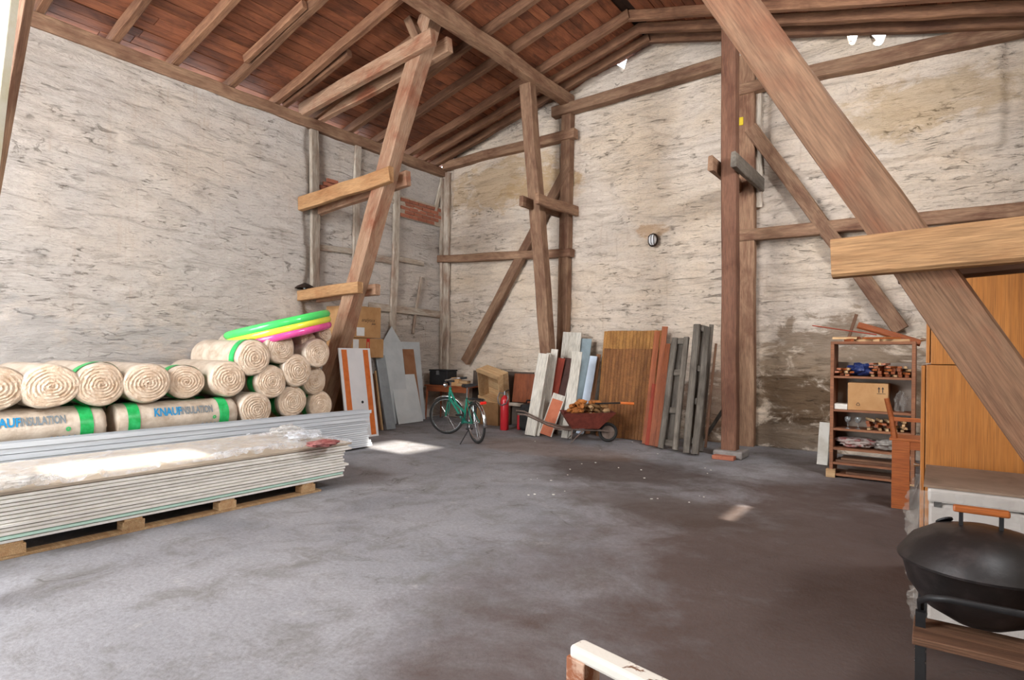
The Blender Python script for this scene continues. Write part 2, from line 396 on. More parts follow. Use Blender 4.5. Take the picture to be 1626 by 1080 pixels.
# ---- long wall beside the camera and front wall (out of view), with their openings
def wall_with_holes(name, along, fixed, th, a0, a1, z1, holes, label):
    mb = MB(); cuts = sorted({a0, a1, *[h[0] for h in holes], *[h[1] for h in holes]})
    for p, q in zip(cuts[:-1], cuts[1:]):
        hs = sorted([(h[2], h[3]) for h in holes if h[0] <= p and h[1] >= q]); z = 0.0
        for (h0, h1) in hs + [(z1, z1)]:
            if h0 > z:
                lo = (fixed, p, z) if along == 'y' else (p, fixed, z); hi = (fixed + th, q, h0) if along == 'y' else (q, fixed + th, h0)
                mb.box(lo, hi)
            z = h1
    o = mb.build(name, MATS['plaster_plain']); tag(o, label, 'wall', kind='structure'); return o
HOLES = [(4.85, 5.6, 3.98, 4.70), (0.95, 2.05, 4.02, 4.48), (4.75, 5.35, 1.38, 1.61)]
wall_right = wall_with_holes('wall_right', 'y', WR, .3, WF, WB + .35, ZP, HOLES, 'long plastered wall with small high window openings')
wall_front = wall_with_holes('wall_front', 'x', WF - .3, .3, WL - .3, WR + .3, ZP, [(-7.6, -3.4, 0.0, 3.8), (-5.9, -3.4, 4.0, 5.0)], 'front wall with the wide open doorway')  # the high opening is added to go with the gable fill lamp
mb = MB(); mb.add([(WL - .3, WF - .3, ZP), (WR + .3, WF - .3, ZP), (RX, WF - .3, RZ + .1), (WL - .3, WF, ZP), (WR + .3, WF, ZP), (RX, WF, RZ + .1)], [(0, 1, 2), (5, 4, 3), (0, 3, 4, 1), (1, 4, 5, 2), (2, 5, 3, 0)])
mb.build('gable_panel', MATS['plaster_plain'], wall_front)

# ---- roof: deck, boards laid along the barn, rafters
mb = MB(); e = .25; t0 = .17
xs = [WL - e, RX, WR + e]; zs = [zr(WL) - SL * e + t0, RZ + t0, zr(WR) - SR * e + t0]
for i in range(2):
    x0, x1, z0, z1 = xs[i], xs[i+1], zs[i], zs[i+1]
    mb.add([(x0, WF - .6, z0), (x1, WF - .6, z1), (x1, WB + .1, z1), (x0, WB + .1, z0), (x0, WF - .6, z0 + .06), (x1, WF - .6, z1 + .06), (x1, WB + .1, z1 + .06), (x0, WB + .1, z0 + .06)],
           [(0,1,2,3),(7,6,5,4),(0,4,5,1),(1,5,6,2),(2,6,7,3),(3,7,4,0)])
ceiling = mb.build('ceiling', MATS['dark_deck'])
tag(ceiling, 'open pitched roof of red brown boards on rafters', 'ceiling', kind='structure')
bw = .158; r = random.Random(5)
for side in (0, 1):
    sl = SL if side == 0 else SR; span = (RX - WL + .22) if side == 0 else (WR + .22 - RX); c = math.sqrt(1 + sl * sl)
    k = int(span * c / bw)
    for i in range(k):
        s = (i + .5) * bw / c
        x = (WL - .22 + s) if side == 0 else (WR + .22 - s); z = (ZP + SL * (x - WL) if side == 0 else ZP + SR * (WR - x)) + .152 + r.uniform(-.004, .004)
        nrm = (-sl, 0, 1) if side == 0 else (sl, 0, 1)
        ends = [WF - .5, r.uniform(1.5, 3.6), r.uniform(5.4, 7.6), WB + .08]
        for q in range(3):
            if ends[q + 1] < 1.2: continue
            board('roof_board', (x, ends[q] + .004, z), (x, ends[q+1] - .004, z + r.uniform(-.004, .004)), bw - r.uniform(.003, .009), .02, MATS['roof_wood'], nrm, ceiling, wob=.0015)
RAF = [-1.6, -.75, .1, .9, 1.65, 2.42, 3.18, 3.91, 4.70, 5.43, 6.16, 6.88, 7.50, 8.33, 8.74, 9.1]
for y in RAF:
    jz = r.uniform(-.01, .01)
    beam('rafter', (WL - .2, y, zr(WL) - SL * .2 + .07), (RX + .02, y + r.uniform(-.03, .03), RZ + .075), .10, .14, MATS['rafter_wood'], (-SL, 0, 1), ceiling, wob=.008, seed=int(y * 100))
    beam('rafter', (WR + .2, y, zr(WR) - SR * .2 + .07), (RX - .02, y + r.uniform(-.03, .03), RZ + .075), .10, .14, MATS['rafter_wood'], (SR, 0, 1), ceiling, wob=.008, seed=int(y * 100) + 7)
beam('rafter_splice', (WL + .05, 5.56, zr(WL) + .05), (WL + 1.55, 5.58, zr(WL + 1.5) + .05), .09, .12, MATS['rafter_wood'], (-SL, 0, 1), ceiling, seed=3)
beam('rafter_splice', (WL + .6, 4.58, zr(WL + .6) + .05), (WL + 1.9, 4.60, zr(WL + 1.9) + .05), .08, .11, MATS['rafter_wood'], (-SL, 0, 1), ceiling, seed=4)

def timber(name, p0, p1, wd, th, nrm, label, mat='old_timber', cat='beam', wob=.008, group=None, bow=0.0, seed=None):
    return tag(beam(name, p0, p1, wd, th, MATS[mat], nrm, wob=wob, bow=bow, seed=seed), label, cat, group, 'structure')
XP1, XP2 = -5.44, -2.30
timber('plate_beam', (WL - .02, WF + .05, ZP - .09), (WL - .02, WB - .02, ZP - .09), .2, .18, (0, 0, 1), 'long wall plate beam under the rafters on top of the grey wall', wob=.01)
timber('plate_beam', (WR + .1, WF + .05, ZP - .09), (WR + .1, WB - .02, ZP - .09), .2, .18, (0, 0, 1), 'wall plate beam on the wall with window openings')
timber('purlin_beam', (XP1, WF + .1, zr(XP1) - .1), (XP1, WB - .02, zr(XP1) - .1), .18, .2, (0, 0, 1), 'roof purlin running over the leaning post down to the gable', wob=.012)
timber('purlin_beam', (XP2, WF + .1, zr(XP2) - .1), (XP2, WB - .02, zr(XP2) - .1), .18, .2, (0, 0, 1), 'dark roof purlin above the reddish square post', wob=.012)

# timbers of the gable wall, as parts of it
def wt(name, u0, v0, u1, v1, wd, proud, par=wall_back, mat='old_timber', wob=.008, y=None, seed=None):
    yy = WB - proud / 2 - .03 if y is None else y
    a, b = PYY(u0, v0, WB), PYY(u1, v1, WB); a.y = b.y = yy
    return beam(name, a, b, wd, proud, MATS[mat], (0, -1, 0), par, wob=wob, seed=seed)
beam('wall_post', (-5.5, WB - .07, 0), (-5.44, WB - .07, zr(-5.44) - .18), .19, .17, MATS['old_timber'], (0, -1, 0), wall_back, seed=21)
beam('wall_post', (-2.3, WB - .07, 0), (-2.36, WB - .07, zr(-2.36) - .18), .22, .17, MATS['old_timber'], (0, -1, 0), wall_back, seed=22)
beam('wall_post', (-8.33, WB - .03, 0), (-8.36, WB - .03, ZP - .1), .17, .08, MATS['limed_timber'], (0, -1, 0), wall_back, seed=23)
wt('wall_rail', 703, 413, 913, 403, .15, .16, y=WB - .1, seed=24)
wt('wall_rail', 1176, 377, 1640, 334, .17, .15, y=WB - .1, seed=25)
wt('wall_brace', 745, 575, 908, 268, .18, .13, y=WB - .11, seed=26)
wt('wall_brace', 1196, 208, 1432, 524, .19, .13, y=WB - .11, seed=27)
wt('gable_rail', 712, 266, 920, 215, .17, .15, y=WB - .12, seed=28)
wt('gable_rail', 885, 184, 1160, 104, .18, .17, y=WB - .13, seed=29)
wt('gable_rail', 1168, 152, 1250, 131, .16, .15, y=WB - .12, seed=30)
wt('gable_rail', 1250, 131, 1640, 48, .2, .17, y=WB - .12, seed=31)
for u in (893, 1206): wt('limed_stud', u, 110 if u > 1000 else 190, u, 330, .09, .05, mat='limed_timber', y=WB - .03, seed=u)

# timbers showing in the framed stretch of the left wall
def wl(name, u0, v0, u1, v1, wd, proud, mat='limed_timber', seed=None, par=wall_left):
    a, b = PXX(u0, v0, WL), PXX(u1, v1, WL); a.x = b.x = WL + proud / 2 - .01
    return beam(name, a, b, wd, proud, MATS[mat], (1, 0, 0), par, wob=.008, seed=seed)
wl('wall_stud', 497, 205, 499, 480, .16, .07, seed=41)
wl('wall_stud', 568, 232, 562, 470, .14, .05, seed=42)
wl('wall_stud', 630, 258, 622, 560, .15, .06, seed=43)
wl('wall_stud', 702, 284, 701, 640, .14, .07, seed=44)
wl('wall_stud', 702, 284, 689, 343, .09, .05, seed=45)
wl('wall_stud', 668, 440, 655, 530, .06, .05, seed=46)
wl('wall_rail', 500, 392, 562, 400, .1, .03, seed=47)
wl('wall_rail', 585, 408, 622, 414, .13, .03, seed=48)
wl('wall_rail', 632, 411, 672, 419, .1, .03, seed=49)
wl('wall_rail', 585, 486, 700, 500, .14, .04, mat='limed_timber', seed=50)
wl('wall_rail', 612, 316, 706, 352, .08, .045, seed=51)
# bare brickwork under fallen plaster
bm_ = MB().box((0, 0, 0), (.03, .225, .062)).mesh(MATS['brick_red'], name='brick')
a0, a1 = PXX(634, 306, WL), PXX(700, 345, WL)
mb = MB().box((WL + .0, a0.y, a0.z - .46), (WL + .022, a1.y + .05, a0.z - .05)); mb.build('mortar_bed', MATS['mortar'], wall_left)
rows = 5
for i in range(rows):
    n = 6 if i > 0 else 4
    for j in range(n):
        y = a0.y + .01 + j * .238 + (.119 if i % 2 else 0)
        if y + .22 > a1.y + .06: continue
        mkobj('brick', bm_, wall_left, Matrix.Translation((WL + .012 + random.uniform(-.006, .004), y, a0.z - .45 + i * .074)))
b1 = PXX(505, 285, WL)
for i in range(3):
    for j in range(2 - (i == 2)):
        mkobj('brick', bm_, wall_left, Matrix.Translation((WL + .004, b1.y + .02 + j * .238 + .07 * i, b1.z - .15 + i * .074)))

# ---- trusses
YT = 6.05
def sx(z): return -8.18 + .405 * z
timber('strut_beam', (sx(0), YT, 0), (sx(6.0), YT, 6.0), .24, .24, (0, -1, 0), 'massive inclined timber strut rising from behind the cardboard boxes', 'strut_timber', wob=.012)
for s, zt in ((-1, .0), (1, .03)):
    y = YT + s * .17
    timber('tie_beam', (WL + .02, y, 3.70), (sx(3.85) + .3, y, 3.84 + zt), .1, .22, (0, 0, 1), 'tie beam clamped to the big strut halfway up, ' + ('front one of its pair' if s < 0 else 'rear one of its pair'), 'pale_timber' if s < 0 else 'strut_timber')
    timber('tie_beam', (WL + .02, y, 5.22), (-5.55, y, 5.56 + zt), .11, .21, (0, 0, 1), 'upper tie beam from wall plate to the strut head, ' + ('front one of its pair' if s < 0 else 'rear one of its pair'), 'strut_timber')
    timber('tie_beam', (WL + .02, y, 2.22), (sx(2.3) + .3, y, 2.28), .1, .17, (0, 0, 1), 'short low tie beam above the cardboard boxes, ' + ('front one of its pair' if s < 0 else 'rear one of its pair'), 'pale_timber' if s < 0 else 'strut_timber')
timber('brace_beam', PYY(668, 72, YT - .15), PYY(632, -14, YT - .15), .13, .12, (0, -1, 0), 'thin brace beam meeting the strut at its upper tie', 'old_timber')
YM, YK = 8.1, 8.62
p1_ = PYY(836, 112, 8.1); p0_ = PYY(870, 560, 8.74); k_ = (p0_ - p1_) / (p0_.z - p1_.z); zt_ = zr(XP1) - .2
timber('timber_column', p0_ + k_ * (.005 - p0_.z), p1_ + k_ * (zt_ - p1_.z), .21, .2, (0, -1, 0), 'leaning timber post behind the white planks', 'old_timber', 'post', wob=.006)
pa = PYY(868, 318, YM); pe = PYY(911, 338, WB)
for s in (-1, 1):
    timber('tie_beam', (p1_.x + .16 + s * .15, 7.98, 3.80), (-5.42 + s * .15, WB - .02, 3.86), .08, .17, (0, 0, 1), 'short tie from the leaning post back to the gable, ' + ('open-wall side' if s > 0 else 'corner side'), 'old_timber')
timber('timber_column', (-2.22, YM, .1), (-2.29, YM, zr(XP2) - .2), .19, .19, (0, -1, 0), 'upright reddish square post standing on a concrete pad', 'post_timber', 'post', wob=.005)
for s in (-1, 1):
    timber('tie_beam', (-2.28 + s * .145, YM - .3, 3.83), (-2.3 + s * .145, WB - .02, 3.86), .07, .2, (0, 0, 1), 'short tie from the square post back to the gable, ' + ('lighter side towards the shelf' if s > 0 else 'side towards the wall lamp'), 'old_timber' if s < 0 else 'grey_wood')
YN = 2.95
def nx_(z): return .93 - .577 * z
timber('strut_beam', (nx_(.02), YN, 0.02), (nx_(5.9), YN, 5.9), .185, .2, (0, -1, 0), 'big near inclined strut crossing in front of the wardrobe', 'near_timber', wob=.004)
tn = timber('tie_beam', (nx_(1.78) - .27, YN - .13, 1.755), (WR - .01, YN - .13, 1.80), .16, .08, (0, -1, 0), 'pale planed tie beam with a dark bolt, pegged across the near strut', 'pale_timber', wob=.002)
tn2 = timber('tie_beam', (nx_(1.78) - .05, YN + .13, 1.745), (WR - .01, YN + .13, 1.80), .16, .07, (0, -1, 0), 'second tie beam behind the near strut', 'brown_wood', wob=.002)
plain('dark_iron', '2d2521', '4a382e', 20, rough=.6, metal=.6)
mb = MB(); c = PYY(1457, 397, YN - .175); mb.obox(c, V((.016, 0, .012)), V((.012, 0, -.016)) * .9, V((0, .008, 0))); mb.build('bolt_head', MATS['dark_iron'], tn)
# footing of the square post
pad = thing('post_footing', 'rough concrete pad with a red brick under the square post', 'footing', (-2.2, YM, 0))
MB().box((-.2, -.17, 0), (.17, .2, .1)).build('pad', MATS['concrete_pad'], pad, bevel=.02)
MB().box((-.17, -.3, 0), (.1, -.175, .05)).build('brick', MATS['brick_red'], pad, bevel=.006)

# ================================================================== things along the left wall
plain('glass_wool', 'dcc7b0', 'c2a588', 14, rough=.95, bump=.8, bscale=60, vary=.07)
plain('roll_film', 'c9baa8', 'a4917c', 7, rough=.35, bump=.5, bscale=18, vary=.06, spec=.5)
plain('green_band', '1f9a4a', '3cc070', 10, rough=.3, bump=.2)
plain('print_blue', '1f7fae'); plain('print_grey', '737d82'); plain('print_green', '3fae62'); plain('print_black', '2a2522'); plain('print_red', 'c03028')
plain('zinc', 'd2d7dc', 'e6eaed', 5, stretch=(1, .3, 6), rough=.42, metal=.35, bump=.05)
plain('gypsum_paper', 'b9ab99', 'a99b88', 3, rough=.85); plain('gypsum_core', 'efece4', 'dedacf', 8, rough=.9)
plain('gypsum_green', 'c2e2d2', 'b2d6c4', 4, rough=.85)
plain('pool_green', '4fd36a', '46c860', 3, rough=.18, spec=.6); plain('pool_yellow', 'e6e04a', 'd8cf3e', 3, rough=.18, spec=.6); plain('pool_pink', 'e8559a', 'd04488', 9, rough=.18, spec=.6)
plain('cardboard', 'b98f62', 'a87c50', 4, rough=.85, vary=.06); plain('cardboard_dark', '8d6844', '7a5838', 5, rough=.9); plain('paper_white', 'e2e2de', 'd4d6d6', 6, rough=.8); plain('tape_brown', 'a07a50', '8d683f', 9, rough=.4)
plain('white_laminate', 'e9e9ea', 'dedfe1', 2, rough=.35); plain('orange_strip', 'e07b3c', 'cc6628', 8, rough=.5)
plain('grey_sheet', 'c2c7c8', 'b0b7b9', 3, rough=.55, vary=.06); plain('hardboard', '9a6f50', '8a6044', 5, rough=.85); plain('pale_sheet', 'd2d6d6', 'c4caca', 3, rough=.55); plain('grey_gutter', '8a9296', '9ca4a8', 4, rough=.4, metal=.3)
plain('black_plastic', '1c1b1c', '2b2a2a', 6, rough=.5); plain('steel_dull', '8b8f90', '6a6c6c', 8, rough=.4, metal=.8); plain('chrome', 'c4c8ca', rough=.2, metal=1.0)
plain('strap_red', '8a4f4c', 'b07d78', 12, rough=.5, bump=.8, bscale=20)
film('poly_film', 'e6eaee', .42); film('poly_wrap', 'd9d6cf', .5)
film('poly_clear', 'c8c4bc', .26, lo=.45, hi=.8)

def text_mesh(txt, size, shear=0.0, bold=0.0, sx=1.0):
    """flat lettering as (verts, faces), origin at its lower left corner, cut into strips so that it can be bent"""
    cu = bpy.data.curves.new('lettering', 'FONT'); cu.body = txt; cu.size = size; cu.shear = shear; cu.offset = bold; cu.resolution_u = 2
    o = bpy.data.objects.new('lettering', cu); col.objects.link(o)
    dg = bpy.context.evaluated_depsgraph_get(); me = bpy.data.meshes.new_from_object(o.evaluated_get(dg))
    bpy.data.objects.remove(o); bm = bmesh.new(); bm.from_mesh(me)
    y = .0
    while y < size:
        bmesh.ops.bisect_plane(bm, geom=bm.verts[:] + bm.edges[:] + bm.faces[:], plane_co=(0, y, 0), plane_no=(0, 1, 0)); y += size * .12
    bm.verts.index_update(); vs = [(v.co.x * sx, v.co.y) for v in bm.verts]; fs = [tuple(v.index for v in f.verts) for f in bm.faces]; bm.free()
    return vs, fs
def flat_print(name, txt, size, mat, parent, M, shear=0.0, bold=0.0, sx=1.0):
    vs, fs = text_mesh(txt, size, shear, bold, sx); mb = MB(); mb.add([(x, y, 0) for x, y in vs], fs)
    return mkobj(name, mb.mesh(mat, name=name), parent, M)

# ---- a roll of mineral wool: axis = local x, open spiral end at x = 0 facing +x
def rolled(label, loc, rz, rad, L, seed, ry=0.0, bands=(.16,), group='mineral wool rolls in the pile', lump=.05, sq=1.0, dome=.02):
    t = thing('insulation_roll', label, 'insulation roll', loc, rz, group, ry=ry); r = random.Random(seed)
    ph = [r.uniform(0, 6.28) for _ in range(4)]; nt = 44
    def rr(q, x=0): return rad * (1 + lump * (.5 * math.sin(2*q + ph[0]) + .35 * math.sin(3*q + ph[1]) + .2 * math.sin(5*q + ph[2] + x * 3)) / 1.05)
    def ringpt(x, q, k=1.0, off=0.0): rad_ = rr(q, x) * k + off; return (x, rad_ * math.cos(q) * sq, rad_ * math.sin(q) / sq)
    mb = MB(); prof = [(-.0, .90), (-.012, .965), (-.04, 1.0)] + [(-L * i / 8, 1.0 + .012 * math.sin(i * 2.1 + ph[3])) for i in range(1, 8)] + [(-L + .04, 1.0), (-L + .01, .95), (-L, .8)]
    vs = [ringpt(x, 2*PI*j/nt, k) for x, k in prof for j in range(nt)]; fs = []
    for i in range(len(prof) - 1):
        for j in range(nt): fs.append((i*nt+j, i*nt+(j+1)%nt, (i+1)*nt+(j+1)%nt, (i+1)*nt+j))
    fs.append(tuple((len(prof)-1)*nt + j for j in range(nt)))
    mb.add(vs, fs).build('wrap', MATS['roll_film'], t, smooth=True)
    for b in bands:
        mb = MB(); xs_ = [-b * L, -b * L - .055, -b * L - .11]
        vs = [ringpt(x, 2*PI*j/nt, 1.0, .008) for x in xs_ for j in range(nt)]; fs = [(i*nt+j, i*nt+(j+1)%nt, (i+1)*nt+(j+1)%nt, (i+1)*nt+j) for i in range(2) for j in range(nt)]
        mb.add(vs, fs).build('green_band', MATS['green_band'], t, smooth=True)
    # spiral of fleece
    nr = 26; vs = [(dome * .8, 0, 0)]; fs = []; pitch = r.uniform(.026, .036)
    for i in range(1, nr + 1):
        k = i / nr
        for j in range(nt):
            q = 2*PI*j/nt; s_ = math.sin(2*PI*(k * rad / pitch - q / (2*PI)) + .6 * math.sin(3*q + ph[0]))
            x = dome * (1 - k * k) + .0045 * s_ * (1 - k ** 6) + r.uniform(-.005, .005)
            p = ringpt(x, q, .93 * k); vs.append((x - (.004 if i == nr else 0), p[1], p[2]))
    for j in range(nt): fs.append((0, 1 + j, 1 + (j + 1) % nt))
    for i in range(nr - 1):
        for j in range(nt): a = 1 + i * nt; fs.append((a+j, a+nt+j, a+nt+(j+1)%nt, a+(j+1)%nt))
    mb = MB(); mb.add(vs, fs).build('fleece_spiral', MATS['glass_wool'], t, smooth=True)
    t['rad'] = rad
    return t, rr
def wrap_print(t, rr, txt, size, mat, x0, q0, shear=0.0, bold=0.0, sx=1.0, L=1.3, name='lettering'):
    """print along the roll's axis; reads towards -x of the roll seen from the side q0"""
    vs, fs = text_mesh(txt, size, shear, bold, sx); out = []
    for (x, y) in vs:
        q = q0 + y / t['rad']; R = rr(q, x0 + x) + .009; out.append((x0 + x, R * math.cos(q), R * math.sin(q)))
    mb = MB(); mb.add(out, fs); return mkobj(name, mb.mesh(mat, name=name), t)

XR = -6.58; ZB = .41
# platform the pile stands on
plat = thing('timber_platform', 'low timber platform beneath the pile of insulation rolls', 'platform', (-7.3, 3.0, 0))
for i in range(6): MB().box((-.66, -2.35 + i * .93, 0), (.62, -2.25 + i * .93, .36)).build('bearer', MATS['raw_wood'], plat)
for i in range(9): MB().box((-.66 + i * .143, -2.4, .36), (-.53 + i * .143, 2.45, .39)).build('deck_board', MATS['raw_wood'], plat)
ZB = .392
# rolls lying along the wall, lettering to the front: axis along +y
def along(label, y0, y1, seed, xoff=0.0, printed=True, rad=.19):
    t, rr = rolled(label, (XR - rad + xoff, y1, ZB + rad * 1.045), PI / 2, rad, y1 - y0, seed, bands=(.09, .84), lump=.03)
    if printed:
        # local x = +y world, local y = -x world : front is q = pi, up is q = pi/2 ; lettering must climb towards q = pi/2
        L = y1 - y0
        def pr(txt, size, mat, x0, h, **k):
            vs, fs = text_mesh(txt, size, k.get('shear', 0), k.get('bold', 0), k.get('sx', 1)); out = []
            for (x, y) in vs:
                q = PI - (h + y) / rad; R = rr(q, -L + x0 + x) + .007; out.append((-L + x0 + x, R * math.cos(q), R * math.sin(q)))
            mkobj('lettering', MB().add(out, fs).mesh(mat, name='lettering'), t)
        pr('KNAUF', .118, MATS['print_blue'], .33, .05, shear=.12, bold=.004, sx=.72)
        pr('INSULATION', .112, MATS['print_grey'], .60, .052, shear=.12, bold=.003, sx=.53)
        for i in range(5): pr('o', .05, MATS['print_blue'], .82 + i * .045, -.085)
        pr('o', .07, MATS['print_green'], .94, -.02, bold=.004)
    return t
along('long wool roll lettered in blue lying low between two green bands beside the round pile', 2.56, 3.80, 101)
along('long wool roll lettered in blue lying low under the wide fleece end nearest the doorway', 1.18, 2.46, 102)
for i in (1, 2):
    for k in range(2): along('wool roll lying low behind the lettered rolls of the pile', 1.2 + k * 1.32, 2.46 + k * 1.32, 110 + i * 3 + k, xoff=-.4 * i, printed=False)
LOOKS = [
 (0, 621, .195, 'wool roll whose fleece end is cut by the picture edge, upper row'),
 (76, 617, .20, 'wide flattened wool roll second along the upper row from the picture edge'),
 (161, 614, .20, 'pale egg shaped wool roll third along the upper row'),
 (236, 612, .20, 'round brownish wool roll with hollow core, fourth along the upper row'),
 (301, 607, .178, 'small smooth wool roll, fifth along the upper row'),
 (366, 601, .19, 'wool roll sixth along the upper row, above the second green band'),
 (404, 570, .195, 'upper wool roll under the pink pool edge, with a green band on its side'),
 (447, 552, .185, 'highest large wool roll, right beneath the pool ring'),
 (503, 563, .178, 'upper wool roll beside the white orange panel'),
 (473, 590, .19, 'wool roll in the heart of the round pile, pale rim'),
 (433, 611, .19, 'wool roll in the pile resting between the two lowest round ends'),
 (508, 608, .175, 'shaded wool roll set back against the white orange panel'),
 (408, 642, .19, 'lowest wool roll touching the lettered roll'),
 (470, 638, .19, 'lowest wool roll in the middle of the pile with a green band'),
 (519, 640, .175, 'lowest wool roll half hidden by the white orange panel')]
cs = []
for i, (u, v, rad, lab) in enumerate(LOOKS):
    p = PXX(u, v, XR); rad *= 1.12; cs.append([p.y, p.z, rad])
cs = np.array(cs)
for it in range(400):       # let the round ends settle so that none cut into each other
    for i in range(len(cs)):
        low = ZB + cs[i, 2] * .97 if i >= 6 else ZB + .385 + cs[i, 2] * .93
        if i >= 6 and cs[i, 0] - cs[i, 2] < 3.82 and cs[i, 1] < .9: cs[i, 0] += .004
        cs[i, 1] = max(cs[i, 1], low)
        for j in range(i):
            d = cs[i, :2] - cs[j, :2]; n = np.hypot(*d); need = (cs[i, 2] + cs[j, 2]) * .89
            if n < need: d = d / n * (need - n) * .5; cs[i, :2] += d * .9; cs[j, :2] -= d * .9
for i, (u, v, rad, lab) in enumerate(LOOKS):
    back = .12 if i in (11, 14) else (.05 if i in (13, 4) else 0)
    rolled(lab, (XR - back - random.uniform(0, .03), cs[i, 0], cs[i, 1]), random.uniform(-.04, .04), cs[i, 2] * .985, 1.15, 200 + i, bands=(.05,) if i in (2, 4, 6, 10, 13, 14) else (), lump=.07 if i in (1, 2) else .045, sq=1.07 if i < 5 else 1.0)
# two small folded rolls on top
for (u, v, rad, lab, s) in ((489, 540, .125, 'small folded brown wool roll tucked under the pool ring', 300), (517, 533, .105, 'smallest wool scrap roll at the top beside the strut', 301)):
    p = PXX(u, v, XR - .12)
    top = max(cs[k, 1] + math.sqrt(max(0, (cs[k, 2] + rad) ** 2 - (cs[k, 0] - p.y) ** 2)) if abs(cs[k, 0] - p.y) < cs[k, 2] + rad else 0 for k in range(len(cs)))
    rolled(lab, (XR - .12, p.y, p.z + .02), 0, rad * .98, .8, s, bands=(), lump=.14)

p = PXX(506, 575, XR - .03); yt = MB().torus(p, (1, .1, .2), .04, .013, 24, 8).build('tape_ring', MATS['pool_yellow'], None, smooth=True); tag(yt, 'small yellow ring wedged between the upper wool rolls', 'ring')
# ---- paddling pool, three air rings, propped on the pile
pc = PXX(443, 522, -7.2); a, b = PXX(364, 541, -7.0), PXX(521, 514, -7.0)
tilt = math.atan2(b.z - a.z, b.y - a.y)
pool = thing('paddling_pool', 'round inflatable paddling pool of green, yellow and pink rings on the rolls', 'paddling pool', (-7.05, (a.y + b.y) / 2 + .02, (a.z + b.z) / 2 - .05), rx=tilt + .05, ry=-.12)
for i, (m_, dz) in enumerate((('pool_pink', -.0), ('pool_yellow', .074), ('pool_green', .148))):
    mb = MB(); n = 56; pts = []
    R = .60 + .010 * i
    mb.torus((0, 0, dz), (0, 0, 1), R, .054, 56, 14); mb.build('air_ring', MATS[m_], pool, smooth=True)
MB().lathe([(.60, -.03), (.3, -.035), (.001, -.035)], 40).build('pool_floor', MATS['pool_pink'], pool)

# ---- galvanised drywall profiles: each one a thing
def profile_mesh(L, w_=.05, h=.0235, t=.0022):
    sec = [(0, 0), (w_, 0), (w_, h), (w_ - .007, h), (w_ - .007, h - t), (w_ - t, h - t), (w_ - t, t), (t, t), (t, h - t), (.007, h - t), (.007, h), (0, h)]
    n = len(sec); vs = [(x, 0, z) for x, z in sec] + [(x, L, z) for x, z in sec]
    fs = [(j, (j+1) % n, n + (j+1) % n, n + j) for j in range(n)]
    fs += [(0, 1, 6, 7), (1, 2, 5, 6), (2, 3, 4, 5), (0, 7, 8, 11), (8, 9, 10, 11)]
    fs += [tuple(n + i for i in f[::-1]) for f in ((0, 1, 6, 7), (1, 2, 5, 6), (2, 3, 4, 5), (0, 7, 8, 11), (8, 9, 10, 11))]
    return MB().add(vs, fs).mesh(MATS['zinc'], name='steel_profile')
pm = profile_mesh(4.6); XPF = -6.38
tag(MB().box((XPF - .16, 1.5, 0), (XPF, 1.58, .028)).build('timber_batten', MATS['raw_wood']), 'timber batten on the floor under the steel profiles, end by the doorway', 'batten')
tag(MB().box((XPF - .16, 5.0, 0), (XPF, 5.08, .028)).build('timber_batten', MATS['raw_wood']), 'timber batten on the floor under the steel profiles, end by the white orange panel', 'batten')
for k in range(13):
    for c_ in range(3):
        o = mkobj('steel_profile', pm, None, Matrix.Translation((XPF - .05 - c_ * .0535 + random.uniform(-.003, .003) + (.006 if k % 2 else 0), .95 + random.uniform(-.03, .05) + (.06 if k < 3 else 0), .029 + k * .0275)))
        tag(o, 'galvanised steel drywall profile in the long stack behind the plasterboards', 'steel profile', 'steel profiles in the long stack')
pt = profile_mesh(4.6, .078, .044)
for lv in range(3):
    for c_ in range(2):
        o = mkobj('steel_track', pt, None, Matrix.Translation((XPF - .066 - c_ * .083 - .012 * (lv == 1), .97 + .02 * lv, .0295 + 13 * .0275 + lv * .0485)))
        tag(o, ('lowest', 'middle', 'topmost')[lv] + ' wide galvanised track at the ' + ('front' if c_ == 0 else 'rear') + ' on top of the steel profile stack', 'steel profile')

# ---- pallet with plasterboards
XQ = -4.77
pal = thing('long_pallet', 'long raw wood pallet under the plasterboards', 'pallet', (XQ, 2.4, 0))
for k in range(3): MB().box((-.11 - k * .5, -1.75, 0), (-.01 - k * .5, 1.2, .018)).build('runner', MATS['raw_wood'], pal)
for k in range(3):
    for y in (1.26, 1.97, 2.68, 3.46): MB().box((-.11 - k * .5, y - 2.4 - .075, .0185), (-.012 - k * .5, y - 2.4 + .075, .083)).build('block', MATS['raw_wood'], pal, bevel=.003)
for y in (1.26, 1.97, 2.68, 3.46): MB().box((-1.15, y - 2.4 - .06, .0835), (-.02, y - 2.4 + .06, .099)).build('deck_board', MATS['raw_wood'], pal)
def sheet_mesh(m_, th=.0245):
    sec = [(-1.18, 0), (-.012, 0), (0, .003), (0, .0205), (-.02, .0225), (-.05, th), (-1.18, th)]; n = len(sec)
    vs = [(x, y, z) for y in (-1.75, 1.48) for x, z in sec]
    return MB().add(vs, [(i, (i + 1) % n, n + (i + 1) % n, n + i) for i in range(n)] + [tuple(range(n))[::-1], tuple(range(n, 2 * n))]).mesh(MATS[m_], name='plasterboard_sheet')
smw, smg, smt = sheet_mesh('gypsum_core'), sheet_mesh('gypsum_green'), sheet_mesh('gypsum_paper')
zt = .1
